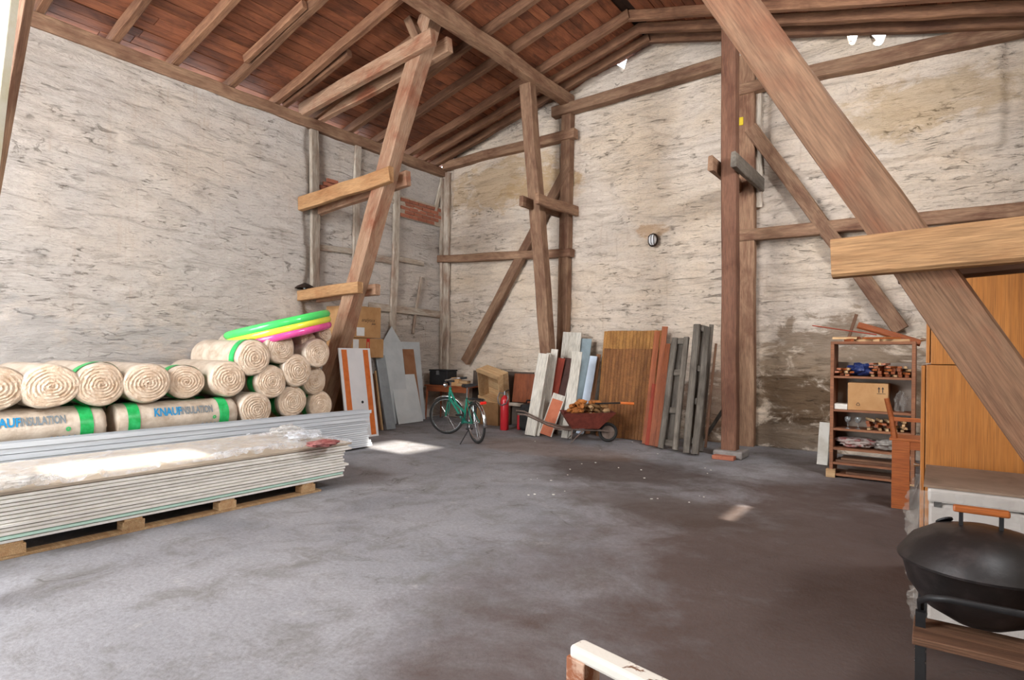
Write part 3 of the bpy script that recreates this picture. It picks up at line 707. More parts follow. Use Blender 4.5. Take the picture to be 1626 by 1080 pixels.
for k in range(13):
    me = smg if k == 1 else (smt if k in (12,) else smw)
    th = .0245
    o = mkobj('plasterboard_sheet', me, None, Matrix.Translation((XQ + random.uniform(-.010, .010), 2.4 + random.uniform(-.03, .03) + (.05 if k > 9 else 0), zt)) @ Matrix.Rotation(random.uniform(-.003, .003), 4, 'Z'))
    zt += th + .0012
    if k == 0: tag(o, 'lowest white plasterboard sheet, lying on the pallet blocks', 'plasterboard')
    elif k == 1: tag(o, 'pale green plasterboard sheet near the bottom of the stack', 'plasterboard')
    elif k == 12: tag(o, 'topmost beige faced plasterboard sheet under the clear film', 'plasterboard')
    else: tag(o, 'white edged plasterboard sheet, ' + ('', '', 'third', 'fourth', 'fifth', 'sixth', 'seventh', 'eighth', 'ninth', 'tenth', 'eleventh', 'twelfth')[k] + ' up from the pallet', 'plasterboard', 'plasterboards in the stack')
ZTOP = zt
# crumpled clear film over the top sheet
n1, n2 = 60, 110
A, B = np.meshgrid(np.linspace(-1.12, .015, n1), np.linspace(-1.6, 1.55, n2), indexing='ij')
rid = fbm(A * 3 + 9, B * 1.4 + 3, 61, 5); cre = np.abs(fbm(A * 2.4 + B * .8 + 4, B * 2 + 7, 63, 4) - .47)
edge = np.clip((A + .32) / .33, 0, 1); endb = np.clip((B - .9) / .6, 0, 1)
Zs = .006 + .03 * np.maximum(edge, endb) * (rid * 1.6) + .045 * np.maximum(edge * .8, endb) * np.exp(-(cre / .03) ** 2) + .012 * np.exp(-(cre / .02) ** 2)
drop = np.clip((A - .0) / .015, 0, 1); Zs = Zs - .02 * drop
fl = mkobj('plastic_film', grid_mesh('plastic_film', np.stack([A, B, Zs], -1), MATS['poly_film']), None, Matrix.Translation((XQ, 2.4, ZTOP)))
tag(fl, 'crumpled clear polythene film spread over the plasterboard stack', 'plastic film')
def crumple(name, c, rx, ry, rz_, mat, seed, label, cat, parent=None, n=18, amp=.5):
    vs = []; fs = []
    for i in range(n + 1):
        th = PI * i / n
        for j in range(2 * n):
            ph = PI * j / n; d = V((math.sin(th) * math.cos(ph), math.sin(th) * math.sin(ph), math.cos(th)))
            k = 1 + amp * (mnoise.noise(d * 2.2 + V((seed, 0, 0))) + .6 * abs(mnoise.noise(d * 5 + V((0, seed, 0)))) - .2)
            z = d.z * rz_ * k; vs.append((d.x * rx * k, d.y * ry * k, max(z, -rz_ * .92)))
    for i in range(n):
        for j in range(2 * n): a = i*2*n; fs.append((a + j, a + (j+1) % (2*n), a + 2*n + (j+1) % (2*n), a + 2*n + j))
    o = MB().add(vs, fs).build(name, mat, parent, smooth=True)
    o.matrix_basis = Matrix.Translation(V(c)) if parent is None else (wm(parent).inverted() @ Matrix.Translation(V(c)))
    if parent is None: tag(o, label, cat)
    return o
p = PZZ(512, 706, ZTOP + .03); crumple('strap_bundle', (p.x, p.y, ZTOP + .04), .11, .16, .032, MATS['strap_red'], 3, 'reddish bundle of straps under film at the stack corner', 'strap bundle')
p = PZZ(454, 688, ZTOP + .05); crumple('film_bunch', (p.x, p.y, ZTOP + .085), .10, .17, .045, MATS['poly_wrap'], 5, 'bunched grey brown film at the rear edge of the plasterboards', 'plastic film')
p = PZZ(480, 694, ZTOP + .05); crumple('film_bunch', (p.x + .02, p.y, ZTOP + .075), .14, .19, .04, MATS['poly_film'], 9, 'shiny clear film bunched beside the strap bundle', 'plastic film')
p = PZZ(12, 775, ZTOP + .02); crumple('film_bunch', (p.x, p.y, ZTOP + .065), .12, .2, .035, MATS['poly_wrap'], 11, 'torn purple grey film bunch at the picture edge on the plasterboards', 'plastic film')

# ---- cardboard boxes behind the strut
def carton(label, c, sx_, sy, sz, rz, mat='cardboard', tilt=0.0, flaps=True):
    t = thing('cardboard_box', label, 'cardboard box', c, rz, ry=tilt)
    MB().box((-sx_/2, -sy/2, 0), (sx_/2, sy/2, sz)).build('box_body', MATS[mat], t, bevel=.006)
    if flaps: MB().box((-sx_/2 + .01, -.025, sz), (sx_/2 - .01, .025, sz + .003)).build('tape', MATS['tape_brown'], t)
    return t
bx0, by = -8.05, 6.68
b3 = carton('plain carton standing on the floor behind the white orange panel', (bx0 - .05, by - .12, 0), .5, .5, 1.22, 0, 'cardboard_dark', flaps=False)
b2 = carton('light cardboard box with red tape below the taller box', (bx0 + .02, by + .02, 1.225), .6, .72, .32, .04)
b1 = carton('tall cardboard box with black script print behind the strut', (bx0, by, 1.555), .58, .68, .52, .04)
MB().box((.3005, -.03, .02), (.302, .04, .318)).build('red_tape', MATS['print_red'], b2); MB().box((.3021, -.015, .1), (.3026, .024, .26)).build('tape_print', MATS['cardboard'], b2)
MB().box((.3005, -.32, .12), (.302, -.20, .30)).build('paper_label', MATS['paper_white'], b2); MB().box((.2905, -.20, .03), (.292, -.03, .17)).build('paper_label', MATS['paper_white'], b1)
def printon(par, txt, size, mat, loc, shear=.0, bold=.0, face='+x'):
    vs, fs = text_mesh(txt, size, shear, bold)
    out = [(0, x, y) for x, y in vs] if face == '+x' else [(x, 0, y) for x, y in vs]
    o = mkobj('lettering', MB().add(out, fs).mesh(mat, name='lettering'), par); o.matrix_basis = Matrix.Translation(V(loc)); return o
printon(b1, 'analytica', .085, MATS['print_black'], (.2915, -.10, .27), shear=.35); printon(b1, 'jena', .05, MATS['print_black'], (.2915, .13, .225), shear=.2, bold=.001)

# ---- white panel with two orange strips
pan = thing('cabinet_panel', 'white board with two orange strips and a round hole, leaning on cartons', 'panel', (-7.2, 5.88, 0), 0, ry=-.17)
MB().box((-.02, 0, 0), (0, .62, 1.4)).build('board_face', MATS['white_laminate'], pan, bevel=.002)
for y in (.05, .47): MB().box((.0, y, .03), (.003, y + .10, 1.375)).build('orange_strip', MATS['orange_strip'], pan)
mb = MB(); mb.cyl((-.001, .36, .55), (.004, .36, .55), .022, n=20); mb.build('hole_cap', MATS['black_plastic'], pan)

# ---- sheets leaning on the left wall
def lean_left(name, label, cat, y0, y1, xb, xt, ztop, th, mat, zbot=0.0, skew=0.0):
    p0 = V((xb, (y0 + y1) / 2, zbot + .012)); p1 = V((xt, (y0 + y1) / 2 + skew, ztop))
    return board(name, p0, p1, y1 - y0, th, MATS[mat], (1, 0, .2), None, label, cat)
def yl(u, v): return PZZ(u, v).y
lean_left('grey_sheet', 'tall grey sheet leaning on the wall beside the gutter profile', 'sheet', 7.48, 8.02, -8.04, -8.29, 1.50, .018, 'grey_sheet')
lean_left('grey_sheet', 'short pale grey sheet standing in front of the tall grey one', 'sheet', 7.66, 8.30, -7.97, -8.22, .90, .015, 'pale_sheet')
lean_left('hardboard_strip', 'narrow brown hardboard strip leaning between grey sheets', 'board', 8.06, 8.36, -8.05, -8.31, 1.38, .012, 'hardboard')
lean_left('grey_sheet', 'bluish grey sheet leaning at the rear, nearest the table', 'sheet', 8.06, 8.60, -8.20, -8.39, 1.52, .012, 'grey_sheet')
lean_left('gutter_profile', 'dented grey metal gutter leaning beside the orange striped panel', 'gutter', 6.98, 7.19, -7.56, -7.86, 1.26, .05, 'grey_gutter')
lean_left('pale_lath', 'thin pale lath leaning between panel and gutter', 'lath', 6.90, 6.935, -7.58, -7.78, 1.0, .03, 'raw_wood')
lean_left('brown_board', 'narrow brown board leaning behind the thin pale lath', 'board', 6.80, 6.96, -7.66, -7.84, .95, .015, 'hardboard')
# square sheet standing on its corner
q = PXX(622, 518, -8.38); o = beam('grey_sheet', (-8.10, q.y - .10, .02), (-8.385, q.y, q.z - .02), .02, .012, MATS['grey_sheet'], (1, 0, 0))
bpy.data.objects.remove(o)
mb = MB(); hh = .55; c = V((-8.36, q.y, q.z - hh)); ax = V((-.03, 0, .55)); ay = V((0, .42, 0)); nn = V((.008, 0, .001))
pts = [c + ax, c + ay, c - ax * 1.0, c - ay]
mb.add([p + nn for p in pts] + [p - nn for p in pts], [(0, 1, 2, 3), (7, 6, 5, 4)] + [(i, (i + 1) % 4, 4 + (i + 1) % 4, 4 + i) for i in range(4)])
tag(mb.build('diamond_sheet', MATS['grey_sheet']), 'grey sheet on its corner, its pointed tip above the other sheets', 'sheet')

# ---- table in the corner with its load
tab = thing('work_table', 'worn red brown wooden table in the corner behind the bicycle', 'table', (-7.72, 8.86, 0))
MB().box((-.58, -.2, .66), (.56, .28, .685)).build('table_top', MATS['orange_wood'], tab, bevel=.004)
for x, y in ((-.53, -.16), (.5, -.16), (-.53, .24), (.5, .24)):
    mb = MB(); mb.tube([(x * 1.05, y * 1.1, 0), (x, y, .66)], [.019, .03], 4); mb.build('leg', MATS['orange_wood'], tab)
MB().box((-.52, -.175, .56), (.5, -.155, .66)).build('apron', MATS['orange_wood'], tab)
bb = thing('black_case', 'black plastic case standing on the corner table', 'case', (-7.98, 8.86, .686))
MB().box((-.25, -.13, 0), (.22, .16, .27)).build('case_body', MATS['black_plastic'], bb, bevel=.012)
MB().box((-.26, -.14, .271), (.23, .17, .3)).build('case_lid', MATS['black_plastic'], bb, bevel=.008); MB().box((-.05, -.15, .2), (.02, -.131, .28)).build('latch', MATS['steel_dull'], bb)
c1 = carton('small tan carton standing on the corner table', (-7.55, 8.76, .686), .16, .14, .16, .3, 'cardboard', flaps=False)
for i, (x, y, z_, l) in enumerate(((-7.40, 8.80, .715, 'upper pale block of wood on the corner table'), (-7.33, 8.74, .687, 'flat pale wood block at the table edge'))):
    o = MB().box((-.12, -.06, 0), (.12, .06, .05)).build('wood_block', MATS['raw_wood'], None, bevel=.004); o.matrix_basis = Matrix.Translation((x - .02 * i, y, .687 + (.052 if i == 0 else 0))) @ Matrix.Rotation(.1, 4, 'Z'); tag(o, l, 'wood block')
# open wooden crate, tipped towards the room against the gable
cr = thing('wooden_crate', 'open slatted wooden crate tipped up behind the bicycle', 'crate', (-6.78, 8.80, .42), -.15, rx=.30, ry=.22)
W_, H_, D_ = .56, .58, .26
for i in range(4): MB().box((-W_/2, D_ - .012, i * H_ / 4 + .004), (W_/2, D_, (i + 1) * H_ / 4 - .004)).build('slat', MATS['raw_wood'], cr)
for s in (-1, 1):
    for i in range(2): MB().box((s * W_/2 - .008, i * D_/2 + .004, 0), (s * W_/2 + .008, (i + 1) * D_/2 - .004, H_)).build('slat', MATS['raw_wood'], cr)
for z in (-.008, H_ - .008): MB().box((-W_/2, 0, z), (W_/2, D_, z + .016)).build('end_board', MATS['raw_wood'], cr)
MB().box((-W_/2 - .012, -.014, H_ - .05), (W_/2 + .012, .0, H_ + .01)).build('rim', MATS['raw_wood'], cr); MB().box((-W_/2 - .012, -.014, -.01), (W_/2 + .012, .0, .05)).build('rim', MATS['raw_wood'], cr)
cs_ = carton('worn carton on the floor holding up the tipped crate', (-6.75, 8.88, 0), .5, .34, .41, 0, 'cardboard_dark', flaps=False)
# dark boards along the foot of the gable
db = board('dark_board', PZZ(760, 668, .01) * 0 + V((PYY(797, 600, 9.12).x, 9.08, .01)), V((PYY(797, 600, 9.12).x, 9.15, .98)), 1.42, .03, MATS['brown_wood'], (0, -1, 0), None, 'wide dark board standing along the foot of the gable', 'board')
plain('dark_board', '584c43', '463c35', 4, rough=.8); db.data.materials.clear(); db.data.materials.append(MATS['dark_board'])
board('reddish_board', V((PYY(829, 600, 9.0).x, 9.02, .43)), V((PYY(829, 600, 9.0).x, 9.09, .95)), .46, .018, MATS['orange_wood'], (0, -1, 0), None, 'small reddish brown panel propped on the dark board', 'panel')
board('pale_batten', V((PYY(805, 620, 9.0).x, 9.0, .385)), V((PYY(850, 620, 9.0).x, 9.0, .385)), .05, .06, MATS['limed_timber'], (0, 0, 1), None, 'pale batten under the reddish brown panel', 'batten')
for x in (PYY(808, 620, 9.0).x, PYY(846, 620, 9.0).x): MB().box((x - .03, 8.975, 0), (x + .03, 9.025, .353)).build('batten_support', MATS['brown_wood'], bpy.data.objects['pale_batten'], M=Matrix.Identity(4))

# ================================================================== bicycle
plain('bike_green', '1f7a64', '18685a', 5, rough=.3, spec=.5); plain('tyre', '262524', '34322f', 20, rough=.85); plain('reflector', 'd2281e', rough=.25)
plain('white_paint', 'd9d5cb', 'c2bcae', 6, rough=.6, vary=.05, bump=.15); plain('fire_red', 'b8262c', 'a01d24', 5, rough=.3, spec=.5)
bk = thing('bicycle', 'green city bicycle leaning on its kickstand with front wheel turned', 'bicycle', (-5.50, 6.86, 0), math.radians(154), rx=-.07)
WRd = .305; LB_ = 1.12                                   # wheel radius, wheelbase; rear hub above origin, front towards +x
def wheel(name, c, ang, par):
    M = Matrix.Translation(V(c)) @ Matrix.Rotation(ang, 4, 'Z'); e = bpy.data.objects.new(name, MB().torus((0, 0, 0), (0, 1, 0), WRd - .018, .018, 44, 8).mesh(MATS['tyre'], True, 'tyre')); col.objects.link(e); e.parent = par; e.matrix_basis = M
    MB().torus((0, 0, 0), (0, 1, 0), WRd - .042, .009, 44, 6).build('rim', MATS['chrome'], e, smooth=True)
    MB().cyl((0, -.04, 0), (0, .04, 0), .018).build('hub', MATS['chrome'], e, smooth=True)
    sp = MB().cyl((.012, 0, 0), (WRd - .045, 0, 0), .0016, n=4).mesh(MATS['chrome'], name='spoke')
    for i in range(24):
        s = mkobj('spoke', sp, e); s.matrix_basis = Matrix.Rotation(2 * PI * i / 24, 4, 'Y') @ Matrix.Translation((0, (.02 if i % 2 else -.02), 0)) @ Matrix.Rotation((-.08 if i % 2 else .08), 4, 'Z')
    return e
STEER = .8
wheel('rear_wheel', (0, 0, WRd), 0, bk); wheel('front_wheel', (LB_, 0, WRd), STEER, bk)
bb_ = V((.43, 0, .27)); st = V((.27, 0, .66)); hd = V((LB_ - .22, 0, .78)); hl = V((LB_ - .15, 0, .58)); rh = V((0, 0, WRd))
mb = MB()
mb.tube([hl + V((-.01, 0, .03)), V((.66, 0, .42)), bb_], .021, 8); mb.tube([hd + V((.01, 0, -.05)), V((.68, 0, .52)), V((.36, 0, .42))], .017, 8)
mb.tube([bb_, st], .017, 8); mb.tube([hl, hd], .022, 8); mb.cyl(bb_ + V((0, -.04, 0)), bb_ + V((0, .04, 0)), .026)
for s in (-1, 1): mb.tube([bb_ + V((0, s * .02, 0)), rh + V((0, s * .06, 0))], .009, 6); mb.tube([st + V((0, s * .015, -.05)), rh + V((0, s * .06, 0))], .008, 6)
mb.build('frame', MATS['bike_green'], bk, smooth=True)
mb = MB(); ss, cc = math.sin(STEER), math.cos(STEER); side = V((-ss, cc, 0)); fh = V((LB_, 0, WRd)); crown = hl + V((.01, 0, -.02))
for s in (-1, 1): mb.tube([crown, crown + side * s * .05 + V((0, 0, -.02)), fh + side * s * .05], .011, 6)
mb.build('fork', MATS['bike_green'], bk, smooth=True)
mb = MB(); stem = hd + V((-.03, 0, .12)); fw = V((cc, ss, 0)); mb.tube([hd, stem], .013, 8)
mb.tube([stem - fw * .17 + side * .29, stem - fw * .02 + side * .24, stem + fw * .05 + side * .1, stem, stem + fw * .05 - side * .1, stem - fw * .02 - side * .24, stem - fw * .17 - side * .29], .011, 8)
hb = mb.build('handlebar', MATS['chrome'], bk, smooth=True)
for s in (-1, 1): MB().cyl(stem - fw * .17 + side * s * .29, stem - fw * .07 + side * s * .26, .017).build('grip', MATS['black_plastic'], hb, smooth=True)
MB().lathe([(.0, -.04), (.02, -.04), (.035, 0), (.035, .012), (0, .014)], 14, Matrix.Translation(stem + fw * .1 + V((0, 0, -.08))) @ fw.to_track_quat('Z', 'Y').to_matrix().to_4x4()).build('head_lamp', MATS['chrome'], bk, smooth=True)
mb = MB(); 
vs = []; fs = []
for i in range(9):
    k = i / 8; x = .12 + .28 * k; w_ = .085 * (1 - k) ** .6 + .02; 
    for j in range(8): q = 2 * PI * j / 8; vs.append((x, w_ * math.cos(q), .83 + .028 * math.sin(q) + .02 * (1 - k) ** 2))
for i in range(8):
    for j in range(8): fs.append((i*8+j, i*8+(j+1)%8, (i+1)*8+(j+1)%8, (i+1)*8+j))
fs += [tuple(range(8)), tuple(64 + j for j in range(8))[::-1]]
sd_ = mb.add(vs, fs).build('saddle', MATS['black_plastic'], bk, smooth=True); MB().cyl(st, V((.245, 0, .81)), .013).build('seat_post', MATS['chrome'], sd_, smooth=True)
def fender(name, c, ang, q0, q1):
    vs = []; fs = []; n = 18
    for i in range(n + 1):
        q = q0 + (q1 - q0) * i / n
        for j, (y, dr) in enumerate(((-.03, -.012), (-.018, .0), (.0, .005), (.018, .0), (.03, -.012))): R = WRd + .022 + dr; vs.append((R * math.cos(q), y, R * math.sin(q)))
    for i in range(n):
        for j in range(4): fs.append((i*5+j, i*5+j+1, i*5+5+j+1, i*5+5+j))
    o = MB().add(vs, fs).build(name, MATS['chrome'], bk, smooth=True); o.matrix_basis = Matrix.Translation(V(c)) @ Matrix.Rotation(ang, 4, 'Z')
    sl = o.modifiers.new('Solidify', 'SOLIDIFY'); sl.thickness = .002
fender('rear_fender', (0, 0, WRd), 0, .9, 3.25); fender('front_fender', (LB_, 0, WRd), STEER, .9, 2.7)
mb = MB()
for s in (-1, 1): mb.tube([(.2, s * .05, .655), (-.18, s * .06, .66), (-.26, s * .04, .655)], .006, 6); mb.tube([(-.16, s * .06, .655), (0, s * .065, WRd)], .005, 6)
for x in (.1, .0, -.1, -.2): mb.tube([(x, -.058, .657), (x, .058, .657)], .005, 6)
mb.build('rear_rack', MATS['black_plastic'], bk, smooth=True)
mb = MB(); mb.box((-.30, -.045, .60), (-.27, .045, .64)); mb.build('rear_reflector', MATS['reflector'], bk, bevel=.005)
mb = MB(); mb.torus(bb_ + V((0, -.05, 0)), (0, 1, 0), .085, .006, 28, 5); mb.tube([bb_ + V((0, -.055, 0)), bb_ + V((.09, -.075, -.13))], .009, 6); mb.tube([bb_ + V((0, .05, 0)), bb_ + V((-.09, .07, .13))], .009, 6)
ck = mb.build('crankset', MATS['steel_dull'], bk, smooth=True)
for s, d in ((-1, V((.09, -.12, -.13))), (1, V((-.09, .115, .13)))): MB().obox(bb_ + d, V((.045, 0, 0)), V((0, .04, 0)), V((0, 0, .012))).build('pedal', MATS['black_plastic'], ck)
MB().tube([(.06, .05, .27), (.02, .26, .02)], .008, 6).build('kickstand', MATS['black_plastic'], bk, smooth=True)

# ---- fire extinguisher
fx = thing('fire_extinguisher', 'red fire extinguisher standing on the floor behind the bicycle', 'fire extinguisher', (-6.10, 8.36, 0))
MB().lathe([(0, 0), (.068, 0), (.074, .012), (.074, .50), (.062, .55), (.03, .585), (.022, .60), (0, .60)], 24).build('cylinder', MATS['fire_red'], fx, smooth=True)
MB().lathe([(.02, .6), (.02, .64), (.012, .67), (0, .67)], 12).build('valve', MATS['steel_dull'], fx, smooth=True)
MB().tube([(0, 0, .655), (.07, -.02, .69), (.12, -.03, .695)], .010, 6).build('lever', MATS['black_plastic'], fx, smooth=True)
MB().tube([(-.01, -.02, .63), (-.09, -.03, .64), (-.115, -.05, .55), (-.08, -.07, .46), (0, -.085, .43), (.09, -.075, .47), (.11, -.05, .56), (.07, -.03, .64)], .011, 8).build('hose', MATS['steel_dull'], fx, smooth=True)
# ---- dark trolley case
tc_ = thing('dark_case', 'dark rounded case with carrying handle standing beside the white planks', 'case', (-5.72, 8.58, 0), .1)
mb = MB(); mb.box((-.15, -.12, 0), (.17, .14, .46)); mb.build('case_shell', MATS['black_plastic'], tc_, bevel=.05)
MB().tube([(-.08, 0, .45), (-.06, 0, .52), (.08, 0, .52), (.1, 0, .45)], .013, 8).build('handle', MATS['black_plastic'], tc_, smooth=True)
MB().box((-.135, -.128, .06), (.155, -.121, .40)).build('front_panel', MATS['tyre'], tc_, bevel=.02)
MB().box((-.21, -.09, 0), (-.155, .06, .27)).build('red_bottle', MATS['fire_red'], tc_, bevel=.02)

# ================================================================== boards leaning before the gable
def lean(name, label, cat, fu, fv, tu, tv, wpx, th, mat, dy=.35, extra=0.0, nrm=(.25, -1, .2)):
    p0 = PZZ(fu, fv); p1 = PYY(tu, tv, p0.y + dy); d = (p0 - CAM).dot(FWD)
    n = V(nrm); x = (p1 - p0).normalized(); n = (n - x * n.dot(x)).normalized()
    wd = wpx * d / FPX * 1.04
    p0.z += abs(n.z) * th / 2 + .5 * wd * abs(n.cross(x).z) + .004
    return board(name, p0, p1, wd, th, MATS[mat], n, None, label, cat)
wood('white_wood', 'd6d0c4', 'c3bbab', '9a8f80', stain=.35, vary=.06, rough=.6, bump=.15, across=6)
plain('blue_white', 'cfdcea', 'bccbdb', 4, rough=.5); plain('blue_grey', '7f8d92', '6d7a7e', 4, rough=.6); plain('terracotta', 'b5694a', 'a4573a', 5, rough=.7); plain('dark_brown', '4d3028', '3d241d', 5, rough=.7)
lean('white_plank', 'cream plank with a grooved face, first of the leaning planks beside the dark case', 'plank', 842, 693, 864, 562, 17, .045, 'white_wood', .32)
lean('white_plank', 'thin cream plank lapped behind the first grooved plank', 'plank', 853, 693, 872, 561, 8, .03, 'white_wood', .40)
lean('white_plank', 'cream plank with a broader head behind the grooved pair', 'plank', 862, 690, 881, 555, 11, .03, 'white_wood', .30)
lean('red_board', 'brick red board showing between the white planks', 'board', 868, 689, 892, 569, 12, .02, 'red_wood', .26)
fb = lean('framed_board', 'dark brown board with pale edges leaning among the white planks', 'board', 876, 690, 903, 569, 17, .02, 'dark_brown', .36)
fb2 = lean('framed_board', 'terracotta board with a white top band leaning low at the front', 'board', 866, 694, 889, 627, 19, .022, 'terracotta', .22)
for ob, wpx in ((fb, 17), (fb2, 19)):
    L = max(v.co.x for v in ob.data.vertices); w_ = max(v.co.y for v in ob.data.vertices)
    for s in (-1, 1): MB().box((0, s * w_ - .008, -.013), (L, s * w_ + .008, .014)).build('edge_strip', MATS['white_wood'], ob)
    MB().box((L * .87, -w_, .0105), (L, w_, .0135)).build('top_band', MATS['white_wood' if ob is fb2 else 'dark_brown'], ob)
lean('white_board', 'tall wide white board at the back of the leaning planks', 'board', 893, 686, 909, 528, 30, .02, 'white_wood', .28)
lean('white_plank', 'long plain white plank whose foot stands beside the wheelbarrow', 'plank', 899, 697, 917, 559, 16, .025, 'white_wood', .38)
lean('blue_grey_board', 'blue grey board behind the long white plank', 'board', 913, 687, 931, 538, 18, .018, 'blue_grey', .3)
lean('pale_blue_plank', 'pale blue white plank rising behind the wheelbarrow load', 'plank', 921, 690, 943, 566, 12, .03, 'blue_white', .42)
lean('pink_batten', 'pinkish brown batten beside the pale blue plank', 'batten', 933, 690, 951, 563, 7, .03, 'hardboard', .45)
# tongue and groove doors
def slat_door(label, x0, x1, yb, yt, z1, mat, n, zs):
    t = thing('board_door', label, 'door', (x0, yb, .004), 0, rx=-math.atan2(yt - yb, z1)); H_ = math.hypot(z1, yt - yb); W_ = x1 - x0
    for i in range(n): MB().box((i * W_/n + .0015, 0, 0), ((i + 1) * W_/n - .0015, .018, H_ + random.uniform(-.004, .004))).build('slat', MATS[mat], t, bevel=.003)
    for z in zs: MB().box((0.01, .0185, z), (W_ - .01, .04, z + .09)).build('cross_rail', MATS['brown_wood'], t)
    return t
wood('reed_wood', '9a6a38', 'b98648', '6e4522', stain=.5, vary=.15, along=14, across=3)
wood('reed_dark', '80512c', '9c6a3c', '5a3620', stain=.6, vary=.18, along=14, across=3)
slat_door('taller yellow brown boarded door at the back beside the red planks', -4.62, -3.55, 8.90, 9.17, 1.72, 'reed_wood', 18, (.3, 1.2))
slat_door('shorter darker boarded door in front of the yellow one', -4.52, -3.52, 8.72, 8.98, 1.42, 'reed_dark', 18, (.25, 1.0))
# orange handled shears hung on the door
sh = thing('garden_loppers', 'black loppers with orange grip lying across the wheelbarrow load towards the boarded door', 'loppers', PYY(955, 636, 8.1))
pa, pb_ = PYY(945, 641, 8.0), PYY(985, 640, 8.3); pc_ = PYY(1006, 641, 8.46)
MB().tube([pa, pb_], .012, 6).build('shaft', MATS['black_plastic'], sh, M=Matrix.Identity(4)); MB().tube([pb_, pc_], [.018, .022], 8).build('grip', MATS['orange_strip'], sh, M=Matrix.Identity(4))
# red and orange planks
lean('red_plank', 'reddish brown plank at the edge of the boarded door', 'plank', 1024, 706, 1044, 526, 9, .03, 'orange_wood', .5)
lean('orange_plank', 'bright orange plank beside the reddish brown one, longest of the orange planks', 'plank', 1035, 709, 1056, 519, 9, .03, 'orange_wood', .52)
lean('dark_red_plank', 'short dark red plank in front of the orange planks', 'plank', 1028, 708, 1039, 610, 7, .025, 'red_wood', .28)
lean('orange_plank', 'shorter orange plank next to the grey frames', 'plank', 1043, 711, 1061, 546, 7, .03, 'orange_wood', .48)
# weathered formwork frames
def formwork(label, fu0, fv0, tu0, tv0, fu1, fv1, tu1, tv1, rungs, wpx, th=.06, dy=.5, mats=('grey_wood', 'grey_wood')):
    a0 = PZZ(fu0, fv0); b0 = PYY(tu0, tv0, a0.y + dy); a1 = PZZ(fu1, fv1); a1.y = a0.y - .04; a1 = PYY(fu1, fv1, a0.y - .04) if False else a1
    b1 = PYY(tu1, tv1, a1.y + dy); t = thing('formwork_frame', label, 'wooden frame', a0)
    d = (a0 - CAM).dot(FWD); wd = wpx * d / FPX
    for p, q, m_ in ((a0, b0, mats[0]), (a1, b1, mats[1])):
        x = (q - p).normalized(); n = V((.2, -1, .2)); n = (n - x * n.dot(x)).normalized(); p = p + V((0, 0, abs(n.z) * th / 2 + .012)); beam('rail', p, q, wd, th, MATS[m_], n, t, wob=.004)
    for k in rungs:
        p, q = a0.lerp(b0, k), a1.lerp(b1, k); p.y += .05; q.y += .05
        beam('rung', p, q, .09, .05, MATS['grey_wood'], (0, -1, .2), t, wob=.004)
    p, q = a0.lerp(b0, .06), a0.lerp(b0, .97); p2, q2 = a1.lerp(b1, .06), a1.lerp(b1, .97)
    P0, P1 = (p + p2) / 2 + V((0, .09, 0)), (q + q2) / 2 + V((0, .09, 0)); beam('backing_board', P0, P1, (p2 - p).length * .75, .02, MATS['grey_wood'], (0, -1, .2), t, wob=.003)
    return t
formwork('weathered grey timber frame leaning beside the orange planks', 1049, 714, 1072, 537, 1067, 719, 1090, 536, (.06, .34, .68, .97), 9)
formwork('taller weathered timber frame leaning near the square post', 1090, 722, 1107, 516, 1105, 724, 1124, 520, (.1, .4, .66, .98), 11, .07)
lean('grey_board', 'dark weathered board at the outer side of the taller grey frame', 'board', 1112, 718, 1130, 516, 7, .04, 'grey_wood', .6)
lean('thin_lath', 'thin brown lath leaning past the taller grey frame', 'lath', 1120, 712, 1137, 546, 4, .02, 'brown_wood', .55)
a, b = PYY(1120, 682, 8.6), PYY(1157, 640, 8.75); a.z = max(a.z, .03)
board('grey_stick', PZZ(1118, 700) + V((0, 0, .03)), PYY(1153, 644, 8.75), .05, .03, MATS['grey_wood'], (0, -1, 0), None, 'short grey stick slanting behind the square post', 'stick')

# ================================================================== wheelbarrow with firewood scraps
plain('rust_red', '6b3024', '4c2018', 9, rough=.7, bump=.2); plain('rust_grey', '7a6a60', '5a4a42', 9, rough=.6, metal=.4)
pw = PZZ(966, 703); wbv = thing('wheelbarrow', 'rusty red wheelbarrow with its handles towards the white planks', 'wheelbarrow', PZZ(963, 702) - V((.45 * math.cos(.66), .45 * math.sin(.66), 0)), .66)
mb = MB()   # tray: inner and outer shell
lo = [(-.10, -.17), (.30, -.17), (.30, .17), (-.10, .17)]; hi = [(-.24, -.27), (.54, -.27), (.54, .27), (-.24, .27)]
vs = [(x, y, .22) for x, y in lo] + [(x, y, .455 if x < 0 else .47) for x, y in hi] + [((x - .1) * .94 + .1, y * .93, .24) for x, y in lo] + [((x - .15) * .955 + .15, y * .94, .455 if x < 0 else .47) for x, y in hi]
fs = [(0, 1, 2, 3)] + [(i, (i+1)%4, 4+(i+1)%4, 4+i) for i in range(4)] + [(8, 9, 10, 11)] + [(8+i, 8+(i+1)%4, 12+(i+1)%4, 12+i) for i in range(4)] + [(4+i, 4+(i+1)%4, 12+(i+1)%4, 12+i) for i in range(4)]
mb.add(vs, fs).build('tray', MATS['rust_red'], wbv)
for s in (-1, 1):
    MB().tube([(-.92, s * .25, .44), (-.8, s * .25, .43), (-.45, s * .2, .27), (-.2, s * .17, .205), (.3, s * .1, .19), (.47, s * .06, .17)], .014, 8).build('handle_bar', MATS['rust_grey'], wbv, smooth=True)
    MB().tube([(-.1, s * .17, .2), (-.12, s * .19, .012), (.06, s * .17, .195)], .011, 6).build('stand_leg', MATS['rust_grey'], wbv, smooth=True)
wh = MB().torus((.47, 0, .15), (0, 1, 0), .125, .025, 28, 8).build('wheel', MATS['tyre'], wbv, smooth=True)
